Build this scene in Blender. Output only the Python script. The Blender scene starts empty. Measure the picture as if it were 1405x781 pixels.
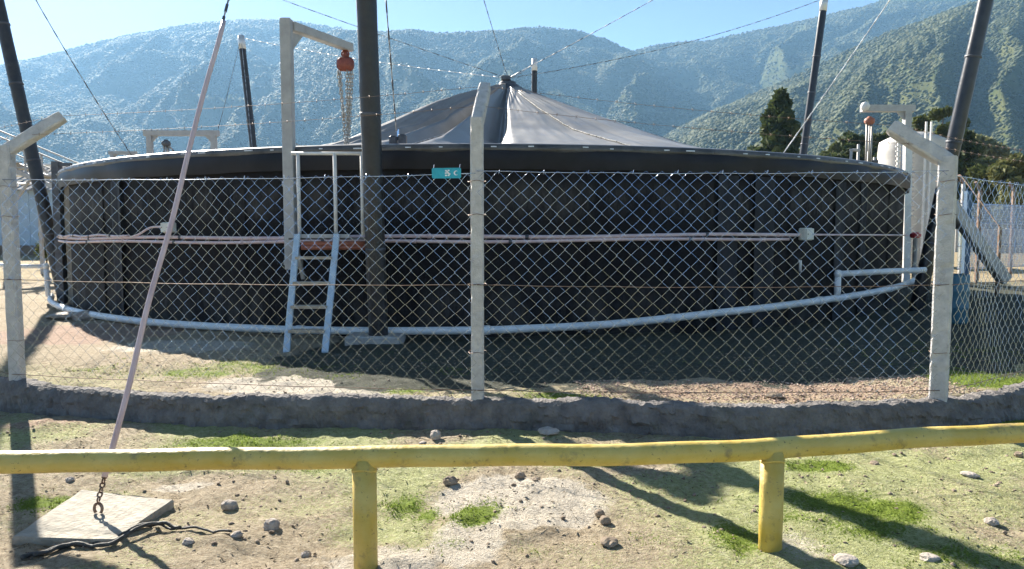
import bpy, math, random
import numpy as np
from mathutils import Vector
random.seed(7); rng = np.random.default_rng(11)
sc = bpy.context.scene
col = sc.collection

# ------------------------------------------------------------------ camera, sky, sun, exposure
EYE = 1.6
PITCH = math.radians(4.03)
cam = bpy.data.cameras.new('camera'); cam.sensor_width = 36; cam.lens = 36 * 1000 / 1405
cam.clip_start = .05; cam.clip_end = 20000
co = bpy.data.objects.new('camera', cam); col.objects.link(co)
co.location = (0, 0, EYE); co.rotation_euler = (math.pi / 2 - PITCH, 0, 0)
sc.camera = co

SUN_AZ, SUN_EL = math.radians(-34.5), math.radians(31)
world = bpy.data.worlds.new('World'); sc.world = world; world.use_nodes = True
wn = world.node_tree; bg = wn.nodes['Background']; bg.inputs[1].default_value = .05
sky = wn.nodes.new('ShaderNodeTexSky'); sky.sky_type = 'NISHITA'; sky.sun_disc = False
sky.sun_elevation = SUN_EL; sky.sun_rotation = SUN_AZ
sky.air_density = 0.42; sky.dust_density = 0.2; sky.ozone_density = 1.2; sky.altitude = 300
wn.links.new(sky.outputs[0], bg.inputs[0])
sl = bpy.data.lights.new('sun', 'SUN'); sl.energy = 5.0; sl.angle = math.radians(.53); sl.color = (1, .93, .82)
so = bpy.data.objects.new('sun', sl); col.objects.link(so)
sdir = Vector((math.sin(SUN_AZ) * math.cos(SUN_EL), math.cos(SUN_AZ) * math.cos(SUN_EL), math.sin(SUN_EL)))
so.rotation_euler = sdir.to_track_quat('Z', 'Y').to_euler()
vs = sc.view_settings; vs.view_transform = 'Standard'; vs.look = 'None'; vs.gamma = 1; vs.use_curve_mapping = False
vs.exposure = 2.0
sc.cycles.use_denoising = True
sc.cycles.max_bounces = 6; sc.cycles.volume_bounces = 1; sc.cycles.transparent_max_bounces = 8

# ------------------------------------------------------------------ helpers
CA, SA = math.cos(PITCH), math.sin(PITCH)
def ray(px, py):
    u, v = (px - 702.5) / 1000, (390.5 - py) / 1000
    return Vector((u, CA + v * SA, -SA + v * CA))
def P(px, py, Y):                 # the point of the place seen at a pixel, Y metres ahead
    d = ray(px, py); t = Y / d.y
    return Vector((d.x * t, Y, EYE + d.z * t))
def G(px, py, z=0.):              # the same on a level z
    d = ray(px, py); t = (z - EYE) / d.z
    return Vector((d.x * t, d.y * t, z))
def proj(p):
    x, y, z = p[0], p[1], p[2] - EYE
    f = y * CA - z * SA; u = y * SA + z * CA
    return 702.5 + 1000 * x / f, 390.5 - 1000 * u / f

def hash2(ix, iy, s):
    h = (ix.astype(np.int64) * 374761393 + iy.astype(np.int64) * 668265263 + s * 974634777) & 0x7fffffff
    h = ((h ^ (h >> 13)) * 1274126177) & 0x7fffffff
    return ((h ^ (h >> 16)) & 0xffff) / 65535.0
def vnoise(x, y, s=0):
    x = np.asarray(x, float); y = np.asarray(y, float)
    ix, iy = np.floor(x), np.floor(y); fx, fy = x - ix, y - iy
    fx = fx * fx * (3 - 2 * fx); fy = fy * fy * (3 - 2 * fy)
    a, b = hash2(ix, iy, s), hash2(ix + 1, iy, s); c, d = hash2(ix, iy + 1, s), hash2(ix + 1, iy + 1, s)
    return (a + (b - a) * fx) * (1 - fy) + (c + (d - c) * fx) * fy
def fbm(x, y, s=0, o=4, g=.5):
    v = 0; a = 1; t = 0
    for k in range(o):
        v = v + a * vnoise(np.asarray(x) * 2 ** k, np.asarray(y) * 2 ** k, s + k); t += a; a *= g
    return v / t
def sstep(a, b, x):
    t = np.clip((np.asarray(x, float) - a) / (b - a), 0, 1); return t * t * (3 - 2 * t)

class MB:
    def __init__(s): s.v = []; s.f = []
    def add(s, vs_, fs):
        o = len(s.v); s.v += [tuple(p) for p in vs_]; s.f += [tuple(i + o for i in f) for f in fs]; return s
    def box(s, c, size, ax=None, bev=0.):
        c = Vector(c); X, Y, Z = ax or (Vector((1, 0, 0)), Vector((0, 1, 0)), Vector((0, 0, 1)))
        h = [q / 2 for q in size]
        if bev <= 0:
            vs_ = [c + X * h[0] * i + Y * h[1] * j + Z * h[2] * k for k in (-1, 1) for j in (-1, 1) for i in (-1, 1)]
            return s.add(vs_, [(0, 2, 3, 1), (4, 5, 7, 6), (0, 1, 5, 4), (2, 6, 7, 3), (0, 4, 6, 2), (1, 3, 7, 5)])
        vs_ = []; rings = [(-1, 1), (-1, 0), (1, 0), (1, 1)]
        for (kz, ins) in rings:
            e = bev if ins else 0
            zz = kz * h[2] if ins else kz * (h[2] - bev)
            for i, j, m in ((-1, -1, 0), (1, -1, 0), (1, 1, 0), (-1, 1, 0)):
                a, b = h[0] - e, h[1] - e; q = bev * .9
                first, sec = ((a - q) * i, b * j), (a * i, (b - q) * j)
                if i * j > 0: first, sec = (a * i, (b - q) * j), ((a - q) * i, b * j)
                # keep counter-clockwise order
                if (i, j) == (-1, -1): first, sec = (-a, -(b - q)), (-(a - q), -b)
                if (i, j) == (1, -1): first, sec = ((a - q), -b), (a, -(b - q))
                if (i, j) == (1, 1): first, sec = (a, b - q), (a - q, b)
                if (i, j) == (-1, 1): first, sec = (-(a - q), b), (-a, b - q)
                for t in (first, sec): vs_.append(c + X * t[0] + Y * t[1] + Z * zz)
        fs = [tuple(range(7, -1, -1)), tuple(range(24, 32))]
        for r in range(3):
            for i in range(8):
                j = (i + 1) % 8; fs.append((r * 8 + i, r * 8 + j, r * 8 + 8 + j, r * 8 + 8 + i))
        return s.add(vs_, fs)
    def bar(s, p0, p1, w, h, up=(0, 0, 1), bev=0.):
        p0, p1 = Vector(p0), Vector(p1); Z = (p1 - p0).normalized(); u = Vector(up)
        if abs(Z.dot(u)) > .98: u = Vector((0, 1, 0))
        X = Z.cross(u).normalized(); Y = Z.cross(X).normalized() * -1
        Y = Z.cross(X)
        return s.box((p0 + p1) / 2, (w, h, (p1 - p0).length), (X, Y, Z), bev)
    def tube(s, pts, r, n=8, closed=False, cap=True):
        pts = [Vector(p) for p in pts]; m = len(pts)
        rr = list(r) if hasattr(r, '__len__') else [r] * m
        T = []
        for i in range(m):
            a = pts[(i - 1) % m] if (closed or i > 0) else pts[i]; b = pts[(i + 1) % m] if (closed or i < m - 1) else pts[i]
            T.append((b - a).normalized())
        ref = Vector((0, 0, 1)) if abs(T[0].z) < .9 else Vector((1, 0, 0))
        N = T[0].cross(ref).normalized(); o = len(s.v)
        for i in range(m):
            N = (N - T[i] * N.dot(T[i])).normalized(); B = T[i].cross(N)
            for k in range(n):
                a = 2 * math.pi * k / n
                s.v.append(tuple(pts[i] + (N * math.cos(a) + B * math.sin(a)) * rr[i]))
        for i in range(m if closed else m - 1):
            j = (i + 1) % m
            for k in range(n):
                l = (k + 1) % n; s.f.append((o + i * n + k, o + i * n + l, o + j * n + l, o + j * n + k))
        if cap and not closed:
            s.f.append(tuple(o + k for k in range(n - 1, -1, -1))); s.f.append(tuple(o + (m - 1) * n + k for k in range(n)))
        return s
    def lathe(s, c, prof, n=24):      # prof: (r, z)
        c = Vector(c); o = len(s.v)
        for r, z in prof:
            for k in range(n):
                a = 2 * math.pi * k / n; s.v.append((c.x + r * math.cos(a), c.y + r * math.sin(a), c.z + z))
        for i in range(len(prof) - 1):
            for k in range(n):
                l = (k + 1) % n; s.f.append((o + i * n + k, o + i * n + l, o + i * n + n + l, o + i * n + n + k))
        return s
    def build(s, name, mat, parent=None, smooth=False, loc=None):
        org = Vector(parent['_o']) if parent is not None else Vector(loc or (0, 0, 0))
        me = bpy.data.meshes.new(name); v = np.array(s.v, float) - np.array(org)
        me.from_pydata(v.tolist(), [], s.f); me.materials.append(mat)
        if smooth: me.polygons.foreach_set('use_smooth', np.ones(len(me.polygons), bool))
        o = bpy.data.objects.new(name, me); col.objects.link(o)
        o['_o'] = tuple(org)
        if parent is not None: o.parent = parent
        else: o.location = org
        return o
def fast_mesh(name, v, f, mat, smooth=False, loc=(0, 0, 0)):      # equal sized faces from numpy
    v = np.asarray(v, np.float32); f = np.asarray(f, np.int32); k = f.shape[1]
    me = bpy.data.meshes.new(name); me.vertices.add(len(v)); me.vertices.foreach_set('co', (v - np.array(loc, np.float32)).ravel())
    me.loops.add(f.size); me.loops.foreach_set('vertex_index', f.ravel()); me.polygons.add(len(f))
    me.polygons.foreach_set('loop_start', np.arange(0, f.size, k, dtype=np.int32))
    me.polygons.foreach_set('use_smooth', np.full(len(f), smooth)); me.update(); me.validate()
    me.materials.append(mat); o = bpy.data.objects.new(name, me); col.objects.link(o); o.location = loc; o['_o'] = tuple(loc)
    return o
def attr(o, name, arr):
    a = o.data.attributes.new(name, 'FLOAT', 'POINT'); a.data.foreach_set('value', np.asarray(arr, np.float32))
def thing(name, label, cat, loc, group=None):
    o = bpy.data.objects.new(name, None); col.objects.link(o); o.location = loc; o['_o'] = tuple(loc)
    return tag(o, label, cat, group)
def tag(o, label, cat, group=None, kind=None):
    o['label'] = label; o['category'] = cat
    if group: o['group'] = group
    if kind: o['kind'] = kind
    return o
def struct(o): o['kind'] = 'structure'; return o
def stuff(o, label, cat): return tag(o, label, cat, kind='stuff')
def smoothpath(pts, k=8):
    pts = [Vector(p) for p in pts]; out = []
    for i in range(len(pts) - 1):
        a, b, c, d = pts[max(i - 1, 0)], pts[i], pts[i + 1], pts[min(i + 2, len(pts) - 1)]
        for j in range(k):
            t = j / k
            out.append(.5 * ((2 * b) + (c - a) * t + (2 * a - 5 * b + 4 * c - d) * t * t + (3 * b - a - 3 * c + d) * t ** 3))
    out.append(pts[-1]); return out

# ------------------------------------------------------------------ materials
def mat(name, c1, c2=None, scale=4., rough=.7, metal=0., bump=0., bscale=None, stains=None, spec=.5, lo=.35, hi=.65, stretch=None, detail=6., rvar=0.):
    m = bpy.data.materials.new(name); m.use_nodes = True; nt = m.node_tree; N = nt.nodes; L = nt.links
    b = N['Principled BSDF']; b.inputs['Roughness'].default_value = rough; b.inputs['Metallic'].default_value = metal
    b.inputs['Specular IOR Level'].default_value = spec
    tc = N.new('ShaderNodeTexCoord'); src = tc.outputs['Object']
    if stretch:
        mp = N.new('ShaderNodeMapping'); mp.inputs['Scale'].default_value = stretch; L.new(src, mp.inputs[0]); src = mp.outputs[0]
    n = N.new('ShaderNodeTexNoise'); n.inputs['Scale'].default_value = scale; n.inputs['Detail'].default_value = detail; n.inputs['Roughness'].default_value = .62
    L.new(src, n.inputs['Vector'])
    r = N.new('ShaderNodeValToRGB'); e = r.color_ramp.elements
    e[0].position = lo; e[0].color = (*c1, 1); e[1].position = hi; e[1].color = (*(c2 or c1), 1)
    L.new(n.outputs[0], r.inputs[0]); out = r.outputs[0]
    if stains:
        c3, sc3, th, amt = stains
        n2 = N.new('ShaderNodeTexNoise'); n2.inputs['Scale'].default_value = sc3; n2.inputs['Detail'].default_value = 8; n2.inputs['Roughness'].default_value = .7
        L.new(src, n2.inputs['Vector'])
        mr = N.new('ShaderNodeMapRange'); mr.inputs[1].default_value = th; mr.inputs[2].default_value = th + .12; mr.inputs[4].default_value = amt; L.new(n2.outputs[0], mr.inputs[0])
        mx = N.new('ShaderNodeMix'); mx.data_type = 'RGBA'; L.new(mr.outputs[0], mx.inputs[0]); L.new(out, mx.inputs[6]); mx.inputs[7].default_value = (*c3, 1); out = mx.outputs[2]
    L.new(out, b.inputs['Base Color'])
    if rvar:
        mr2 = N.new('ShaderNodeMapRange'); mr2.inputs[1].default_value = .3; mr2.inputs[2].default_value = .7; mr2.inputs[3].default_value = max(.05, rough - rvar); mr2.inputs[4].default_value = rough + rvar
        L.new(n.outputs[0], mr2.inputs[0]); L.new(mr2.outputs[0], b.inputs['Roughness'])
    if bump:
        n3 = N.new('ShaderNodeTexNoise'); n3.inputs['Scale'].default_value = bscale or scale * 3; n3.inputs['Detail'].default_value = 6
        L.new(src, n3.inputs['Vector'])
        bp = N.new('ShaderNodeBump'); bp.inputs['Strength'].default_value = bump; bp.inputs['Distance'].default_value = .02; L.new(n3.outputs[0], bp.inputs['Height']); L.new(bp.outputs[0], b.inputs['Normal'])
    return m
M = {}
M['concrete'] = mat('concrete', (.33, .31, .28), (.47, .45, .41), 9, .85, bump=.5, bscale=60, stains=((.12, .11, .1), 6, .58, .6))
M['post_concrete'] = mat('post_concrete', (.40, .385, .37), (.54, .52, .50), 12, .85, bump=.4, bscale=70, stains=((.16, .15, .14), 14, .6, .6))
M['slab'] = mat('tan_concrete', (.25, .225, .18), (.36, .325, .265), 7, .9, bump=.6, bscale=40, stains=((.20, .17, .13), 9, .55, .6))
M['kerb'] = mat('kerb_concrete', (.11, .10, .095), (.21, .19, .175), 7, .95, bump=1., bscale=45, stains=((.10, .10, .07), 3, .55, .6))
M['galv'] = mat('galvanised_wire', (.42, .48, .58), (.52, .59, .70), 30, .2, metal=1.)
M['rustwire'] = mat('rusty_wire', (.14, .075, .045), (.26, .20, .16), 14, .55, metal=.5)
M['steel'] = mat('grey_painted_steel', (.33, .32, .31), (.43, .42, .40), 5, .55, bump=.1, stains=((.25, .17, .11), 7, .64, .6))
M['white_steel'] = mat('white_painted_steel', (.60, .58, .55), (.72, .70, .66), 6, .5, stains=((.30, .20, .12), 9, .63, .6))
M['blue_steel'] = mat('light_blue_painted_steel', (.36, .46, .55), (.47, .56, .62), 9, .5, stains=((.28, .25, .22), 16, .6, .6))
M['rust_red'] = mat('rust_red_paint', (.27, .085, .05), (.37, .14, .08), 12, .6)
M['hoist_red'] = mat('hoist_red_paint', (.16, .032, .022), (.24, .06, .036), 20, .5)
M['chain'] = mat('chain_steel', (.30, .29, .27), (.44, .42, .39), 30, .5, metal=.6)
M['yellow'] = mat('yellow_paint', (.52, .36, .06), (.60, .46, .14), 5, .5, bump=.3, bscale=22, stains=((.20, .155, .075), 8, .545, .75), rvar=.12)
_y = M['yellow']; _N = _y.node_tree.nodes; _L = _y.node_tree.links; _b = _N['Principled BSDF']; _s = _b.inputs['Base Color'].links[0].from_socket
_t = _N.new('ShaderNodeTexCoord'); _n = _N.new('ShaderNodeTexNoise'); _n.inputs['Scale'].default_value = 34; _n.inputs['Detail'].default_value = 8; _n.inputs['Roughness'].default_value = .75; _L.new(_t.outputs['Object'], _n.inputs['Vector'])
_m = _N.new('ShaderNodeMapRange'); _m.inputs[1].default_value = .60; _m.inputs[2].default_value = .66; _m.inputs[4].default_value = .85; _L.new(_n.outputs[0], _m.inputs[0])
_x = _N.new('ShaderNodeMix'); _x.data_type = 'RGBA'; _L.new(_m.outputs[0], _x.inputs[0]); _L.new(_s, _x.inputs[6]); _x.inputs[7].default_value = (.07, .05, .035, 1); _L.new(_x.outputs[2], _b.inputs['Base Color'])
M['black_pole'] = mat('black_plastic_wrap', (.016, .016, .018), (.035, .033, .032), 6, .45, bump=.35, bscale=14, stains=((.10, .085, .07), 5, .62, .5), rvar=.12)
M['shiny_pole'] = mat('black_glossy_pipe', (.014, .014, .017), (.03, .03, .034), 5, .3, bump=.15, bscale=9, stains=((.09, .08, .07), 6, .66, .5))
M['galv_cap'] = mat('pale_zinc_cap', (.52, .54, .55), (.66, .67, .68), 9, .45, metal=.4)
M['pvc'] = mat('pale_pvc_pipe', (.60, .62, .62), (.74, .74, .73), 4, .4, stains=((.36, .33, .28), 5, .6, .5))
M['pink'] = mat('pinkish_conduit', (.52, .38, .38), (.64, .50, .49), 4, .45, stains=((.32, .25, .22), 7, .6, .6))
M['box_grey'] = mat('beige_plastic', (.54, .54, .47), (.62, .61, .54), 8, .5)
M['membrane'] = mat('cover_membrane', (.19, .18, .17), (.25, .24, .225), 1.4, .44, bump=.25, bscale=2.2, stains=((.33, .31, .30), 1.1, .56, .45), rvar=.08)
M['rope'] = mat('dirty_rope', (.05, .05, .05), (.42, .40, .36), 18, .8, lo=.45, hi=.55)
M['wire'] = mat('steel_cable', (.13, .13, .13), (.42, .42, .42), 7, .45, metal=.5, lo=.42, hi=.58)
M['wirewhite'] = mat('pale_cable', (.40, .40, .40), (.75, .75, .75), 5, .5, lo=.45, hi=.55)
M['rubber'] = mat('black_hose', (.03, .029, .027), (.08, .075, .065), 14, .7, bump=.3)
M['teal'] = mat('teal_sign', (.015, .30, .40), (.02, .38, .48), 30, .5)
M['white_print'] = mat('white_print', (.72, .74, .74), (.8, .8, .8), 30, .6)
M['stone'] = mat('field_stone', (.24, .20, .17), (.42, .37, .32), 14, .9, bump=.7, bscale=40)
M['palestone'] = mat('pale_stone', (.30, .26, .22), (.42, .37, .32), 14, .9, bump=.6, bscale=40)
M['clod'] = mat('soil_clods', (.13, .095, .065), (.33, .26, .19), 5, .95)
M['bark'] = mat('bark', (.07, .05, .035), (.14, .10, .07), 8, .9)
M['shedwall'] = mat('blue_grey_sheet', (.36, .46, .54), (.46, .55, .61), 1.5, .5)
M['shedroof'] = mat('weathered_roof_sheet', (.24, .235, .22), (.34, .33, .31), 1.5, .95, spec=.05, stains=((.26, .2, .15), 1.5, .6, .5))
M['brownwall'] = mat('brown_plinth', (.16, .115, .085), (.24, .18, .13), 2, .9)
M['darksteel'] = mat('dark_steel', (.05, .055, .065), (.11, .11, .12), 6, .55, metal=.2)
M['tankwhite'] = mat('white_tank_paint', (.42, .40, .37), (.52, .50, .46), 2, .5, stains=((.36, .29, .22), 3, .6, .5))
M['barrel'] = mat('blue_drum', (.035, .12, .17), (.055, .16, .21), 5, .45)
M['bluepost'] = mat('blue_paint', (.035, .08, .15), (.06, .12, .19), 6, .5)
M['wood'] = mat('weathered_tread', (.33, .27, .20), (.45, .38, .29), 12, .8)
M['valve_red'] = mat('red_valve', (.55, .04, .05), (.6, .07, .07), 9, .5)

def wall_mat():
    m = mat('tank_wall_sheet', (.009, .009, .011), (.020, .019, .020), 1.1, .65, spec=.08, bump=.3, bscale=5, stretch=(1, 1, .45), rvar=.1)
    nt = m.node_tree; N = nt.nodes; L = nt.links; b = N['Principled BSDF']
    base = b.inputs['Base Color'].links[0].from_socket
    tc = N.new('ShaderNodeTexCoord'); sep = N.new('ShaderNodeSeparateXYZ'); L.new(tc.outputs['Object'], sep.inputs[0])
    n = N.new('ShaderNodeTexNoise'); n.inputs['Scale'].default_value = 1.7; n.inputs['Detail'].default_value = 9; n.inputs['Roughness'].default_value = .72
    mp = N.new('ShaderNodeMapping'); mp.inputs['Scale'].default_value = (1, 1, .35); L.new(tc.outputs['Object'], mp.inputs[0]); L.new(mp.outputs[0], n.inputs['Vector'])
    # dust: a dried tide mark high up and splash at the foot, both ragged
    def band(z0, z1, z2, z3):
        a = N.new('ShaderNodeMapRange'); a.interpolation_type = 'SMOOTHSTEP'; a.inputs[1].default_value = z0; a.inputs[2].default_value = z1; L.new(sep.outputs[2], a.inputs[0])
        c = N.new('ShaderNodeMapRange'); c.interpolation_type = 'SMOOTHSTEP'; c.inputs[1].default_value = z2; c.inputs[2].default_value = z3; c.inputs[3].default_value = 1; c.inputs[4].default_value = 0; L.new(sep.outputs[2], c.inputs[0])
        mu = N.new('ShaderNodeMath'); mu.operation = 'MULTIPLY'; L.new(a.outputs[0], mu.inputs[0]); L.new(c.outputs[0], mu.inputs[1]); return mu
    b1 = band(1.6, 1.9, 2.05, 2.35); b2 = band(-.4, .0, .3, .9)
    ad = N.new('ShaderNodeMath'); ad.operation = 'ADD'; L.new(b1.outputs[0], ad.inputs[0]); L.new(b2.outputs[0], ad.inputs[1])
    th = N.new('ShaderNodeMapRange'); th.inputs[1].default_value = .42; th.inputs[2].default_value = .75; L.new(n.outputs[0], th.inputs[0])
    mu = N.new('ShaderNodeMath'); mu.operation = 'MULTIPLY'; L.new(ad.outputs[0], mu.inputs[0]); L.new(th.outputs[0], mu.inputs[1])
    mx = N.new('ShaderNodeMix'); mx.data_type = 'RGBA'; L.new(mu.outputs[0], mx.inputs[0]); L.new(base, mx.inputs[6]); mx.inputs[7].default_value = (.085, .078, .07, 1)
    L.new(mx.outputs[2], b.inputs['Base Color']); return m
M['tankwall'] = wall_mat()
M['stain_wall'] = mat('stained_concrete_sheet', (.11, .10, .08), (.26, .23, .18), 1.1, .85, bump=.3, spec=.1, stains=((.012, .012, .013), 1.1, .52, .92), stretch=(1, 1, .4))
M['pilaster'] = mat('faded_grey_sheet', (.018, .02, .025), (.038, .04, .046), 3, .6, spec=.12, stretch=(1, 1, .3))
M['skirt'] = mat('black_skirt_sheet', (.010, .010, .013), (.02, .02, .025), 1.5, .45, spec=.2, bump=.2, bscale=3)
M['rim'] = mat('dusty_rim_pipe', (.03, .03, .03), (.12, .115, .11), 2, .38)

def ground_mat():
    m = bpy.data.materials.new('ground_soil'); m.use_nodes = True; nt = m.node_tree; N = nt.nodes; L = nt.links
    b = N['Principled BSDF']; b.inputs['Roughness'].default_value = .95; b.inputs['Specular IOR Level'].default_value = .2
    tc = N.new('ShaderNodeTexCoord'); src = tc.outputs['Object']
    def noise(s, d=8, r=.65):
        n = N.new('ShaderNodeTexNoise'); n.inputs['Scale'].default_value = s; n.inputs['Detail'].default_value = d; n.inputs['Roughness'].default_value = r; L.new(src, n.inputs['Vector']); return n.outputs[0]
    def ramp(x, stops):
        r = N.new('ShaderNodeValToRGB'); e = r.color_ramp.elements
        while len(e) < len(stops): e.new(.5)
        for k, (p, c) in enumerate(stops): e[k].position = p; e[k].color = (*c, 1)
        L.new(x, r.inputs[0]); return r.outputs[0]
    def at(n):
        a = N.new('ShaderNodeAttribute'); a.attribute_name = n; return a.outputs['Fac']
    def mask(a, n, w=.5, lo=.45, hi=.6):     # attribute broken up by noise
        x = N.new('ShaderNodeMath'); x.operation = 'MULTIPLY_ADD'; L.new(n, x.inputs[0]); x.inputs[1].default_value = w; L.new(a, x.inputs[2])
        y = N.new('ShaderNodeMapRange'); y.interpolation_type = 'SMOOTHSTEP'; y.inputs[1].default_value = lo + w * .5; y.inputs[2].default_value = hi + w * .5; L.new(x.outputs[0], y.inputs[0]); return y.outputs[0]
    def mix(f, a, c):
        x = N.new('ShaderNodeMix'); x.data_type = 'RGBA'; L.new(f, x.inputs[0]); L.new(a, x.inputs[6]); L.new(c, x.inputs[7]); return x.outputs[2]
    n1, n2, n3, n4, n5 = noise(3.), noise(26., 10, .78), noise(9.), noise(60., 8, .75), noise(130., 4, .7)
    soil = ramp(n2, [(.3, (.18, .135, .085)), (.5, (.44, .36, .25)), (.7, (.62, .53, .39))])
    dust = ramp(n2, [(.3, (.48, .42, .33)), (.6, (.70, .63, .52))])
    moss = ramp(n2, [(.28, (.06, .095, .015)), (.5, (.18, .25, .03)), (.72, (.32, .41, .06))])
    thin = ramp(n2, [(.3, (.22, .23, .09)), (.5, (.42, .44, .20)), (.7, (.60, .60, .38))])
    red = ramp(n2, [(.3, (.22, .14, .10)), (.5, (.44, .31, .23)), (.7, (.62, .47, .37))])
    dry = ramp(n3, [(.3, (.27, .21, .12)), (.6, (.42, .34, .21))])
    c = mix(mask(at('red'), n3, .5), soil, red)
    c = mix(mask(at('dust'), n3, .5), c, dust)
    c = mix(mask(at('thin'), n4, 1.5, .36, .70), c, thin)
    c = mix(mask(at('moss'), n4, 1.3, .42, .62), c, moss)  # real moss, plus the inner-yard lift that paints in tank shade
    tank_shade = ramp(n2, [(.3, (.045, .047, .035)), (.55, (.10, .105, .08)), (.75, (.17, .165, .13))])  # dark soil tones that paint the tank's shade into the ground colour
    c = mix(mask(at('tank_shade'), n3, .5), c, tank_shade)
    c = mix(mask(at('dry'), n1, .3), c, dry)
    sp = ramp(n5, [(.30, (.42, .38, .34)), (.50, (1, 1, 1))])
    mm = N.new('ShaderNodeMix'); mm.data_type = 'RGBA'; mm.blend_type = 'MULTIPLY'; mm.inputs[0].default_value = .7; L.new(c, mm.inputs[6]); L.new(sp, mm.inputs[7]); c = mm.outputs[2]
    L.new(c, b.inputs['Base Color'])
    bp = N.new('ShaderNodeBump'); bp.inputs['Strength'].default_value = 1.; bp.inputs['Distance'].default_value = .04
    s = N.new('ShaderNodeMath'); s.operation = 'ADD'; L.new(n2, s.inputs[0]); L.new(noise(70., 6), s.inputs[1]); L.new(s.outputs[0], bp.inputs['Height']); L.new(bp.outputs[0], b.inputs['Normal'])
    return m
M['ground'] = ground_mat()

def leaf_mat(name, c1, c2, scale=1.5, trans=.25):
    m = mat(name, c1, c2, scale, .75, spec=.25); b = m.node_tree.nodes['Principled BSDF']
    b.inputs['Transmission Weight'].default_value = 0
    N = m.node_tree.nodes; L = m.node_tree.links
    t = N.new('ShaderNodeBsdfTranslucent'); mx = N.new('ShaderNodeMixShader'); mx.inputs[0].default_value = trans
    src = b.inputs['Base Color'].links[0].from_socket; L.new(src, t.inputs[0]); L.new(b.outputs[0], mx.inputs[1]); L.new(t.outputs[0], mx.inputs[2])
    L.new(mx.outputs[0], N['Material Output'].inputs[0]); return m
M['leaf_dark'] = leaf_mat('dark_conifer_needles', (.026, .042, .014), (.075, .095, .03), 3)
M['leaf_mid'] = leaf_mat('olive_leaves', (.055, .07, .02), (.12, .135, .045), 3)
M['leaf_pale'] = leaf_mat('pale_olive_leaves', (.10, .11, .04), (.19, .19, .08), 3)
M['grass'] = leaf_mat('short_moss_grass', (.09, .14, .02), (.24, .31, .05), 9, .35)
M['hilltrees'] = leaf_mat('hill_scrub', (.038, .053, .016), (.080, .088, .028), .007, .1)

def hill_mat():
    m = mat('hill_slope', (.046, .056, .019), (.078, .082, .031), .004, .95, stains=((.038, .050, .016), .010, .46, .8), spec=.05)
    return m
M['hill'] = hill_mat()

# ------------------------------------------------------------------ the setting: ground, hills, kerb
KF = 1.035
KP = [(-14, 14), (-9.2, 9.8), (-4.45 * KF, 6.44 * KF), (-.27 * KF, 5.78 * KF), (3.42 * KF, 5.76 * KF), (6.7, 8.3), (12, 14.5)]
KL = smoothpath([(a, b, 0) for a, b in KP], 10)
def kerb_sd(x, y):                 # signed distance to the fence line: positive inside
    best = np.full(np.shape(x), 1e9); sg = np.ones(np.shape(x))
    for a, b in zip(KL[:-1], KL[1:]):
        dx, dy = b.x - a.x, b.y - a.y; l2 = dx * dx + dy * dy
        t = np.clip(((x - a.x) * dx + (y - a.y) * dy) / l2, 0, 1)
        d = np.hypot(x - a.x - t * dx, y - a.y - t * dy); s = np.sign(dx * (y - a.y) - dy * (x - a.x))
        k = d < best; best = np.where(k, d, best); sg = np.where(k, s, sg)
    return best * sg
CX, CY, R = -.6, 20.9, 10.4
def ground_z(x, y):
    x = np.asarray(x, float); y = np.asarray(y, float)
    near = (np.abs(x) < 16) & (y < 16) & (y > 3)
    sd = np.full(x.shape, -1.); sd = np.where(near, kerb_sd(x, y), np.where(y >= 14.5, 5., -5.))
    ins = sstep(-.02, .1, sd)
    zi = .19 - .09 * sstep(.3, 4.5, sd)
    far = .5 * sstep(26, 60, y) + 3. * sstep(90, 500, y)
    fine = (fbm(x * 1.1, y * 1.1, 3, 4) - .5) * .10 + (fbm(x * 6, y * 6, 9, 3) - .5) * .05 + (vnoise(x * 19, y * 19, 12) - .5) * .034 * (fbm(x * 1.7, y * 1.7, 15, 2) + .2)
    fine = fine * (1 - .6 * sstep(.0, .2, .25 - np.abs(sd)))
    return zi * ins + far + fine * (1 + 1.5 * sstep(12, 40, np.abs(y) + np.abs(x) * .5))
def gz(x, y): return float(ground_z(np.array([x]), np.array([y]))[0])
def grow(a, b, s, g=1.16):
    out = [a]
    while out[-1] < b: out.append(out[-1] + s); s *= g
    return out
xs = np.array(sorted([-q for q in grow(6.5, 3000, .12)] + list(np.arange(-6.45, 6.5, .05)) + grow(6.5, 3000, .12)))
ys = np.array(sorted([-q for q in grow(-1.6, 3000, .2)] + list(np.arange(1.65, 8, .042)) + list(np.arange(8, 32, .16)) + grow(32, 3000, .3)))
gx, gy = np.meshgrid(xs, ys); gxx, gyy = gx.ravel(), gy.ravel(); gzz = ground_z(gxx, gyy)
nx, ny = len(xs), len(ys); ii = (np.arange(ny - 1)[:, None] * nx + np.arange(nx - 1)[None, :]).ravel()
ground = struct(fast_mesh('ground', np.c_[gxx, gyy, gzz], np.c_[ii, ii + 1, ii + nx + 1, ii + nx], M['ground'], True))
def blobs(lst, z=0.):
    v = np.zeros(gxx.shape)
    for px, py, rx, ry, a in lst:
        c = G(px, py, z); sx = rx * c.y / 1000; c2 = G(px, py + ry, z); sy = abs(c.y - c2.y) + .02
        v = np.maximum(v, a * np.exp(-((gxx - c.x) / sx) ** 2 - ((gyy - c.y) / sy) ** 2))
    return v
sdg = kerb_sd(gxx, np.clip(gyy, 0, 30)); inside = (sdg > 0) & (gyy > 4)
big = fbm(gxx * .55, gyy * .55, 21, 4); mid = fbm(gxx * 1.6, gyy * 1.6, 31, 4)
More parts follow.
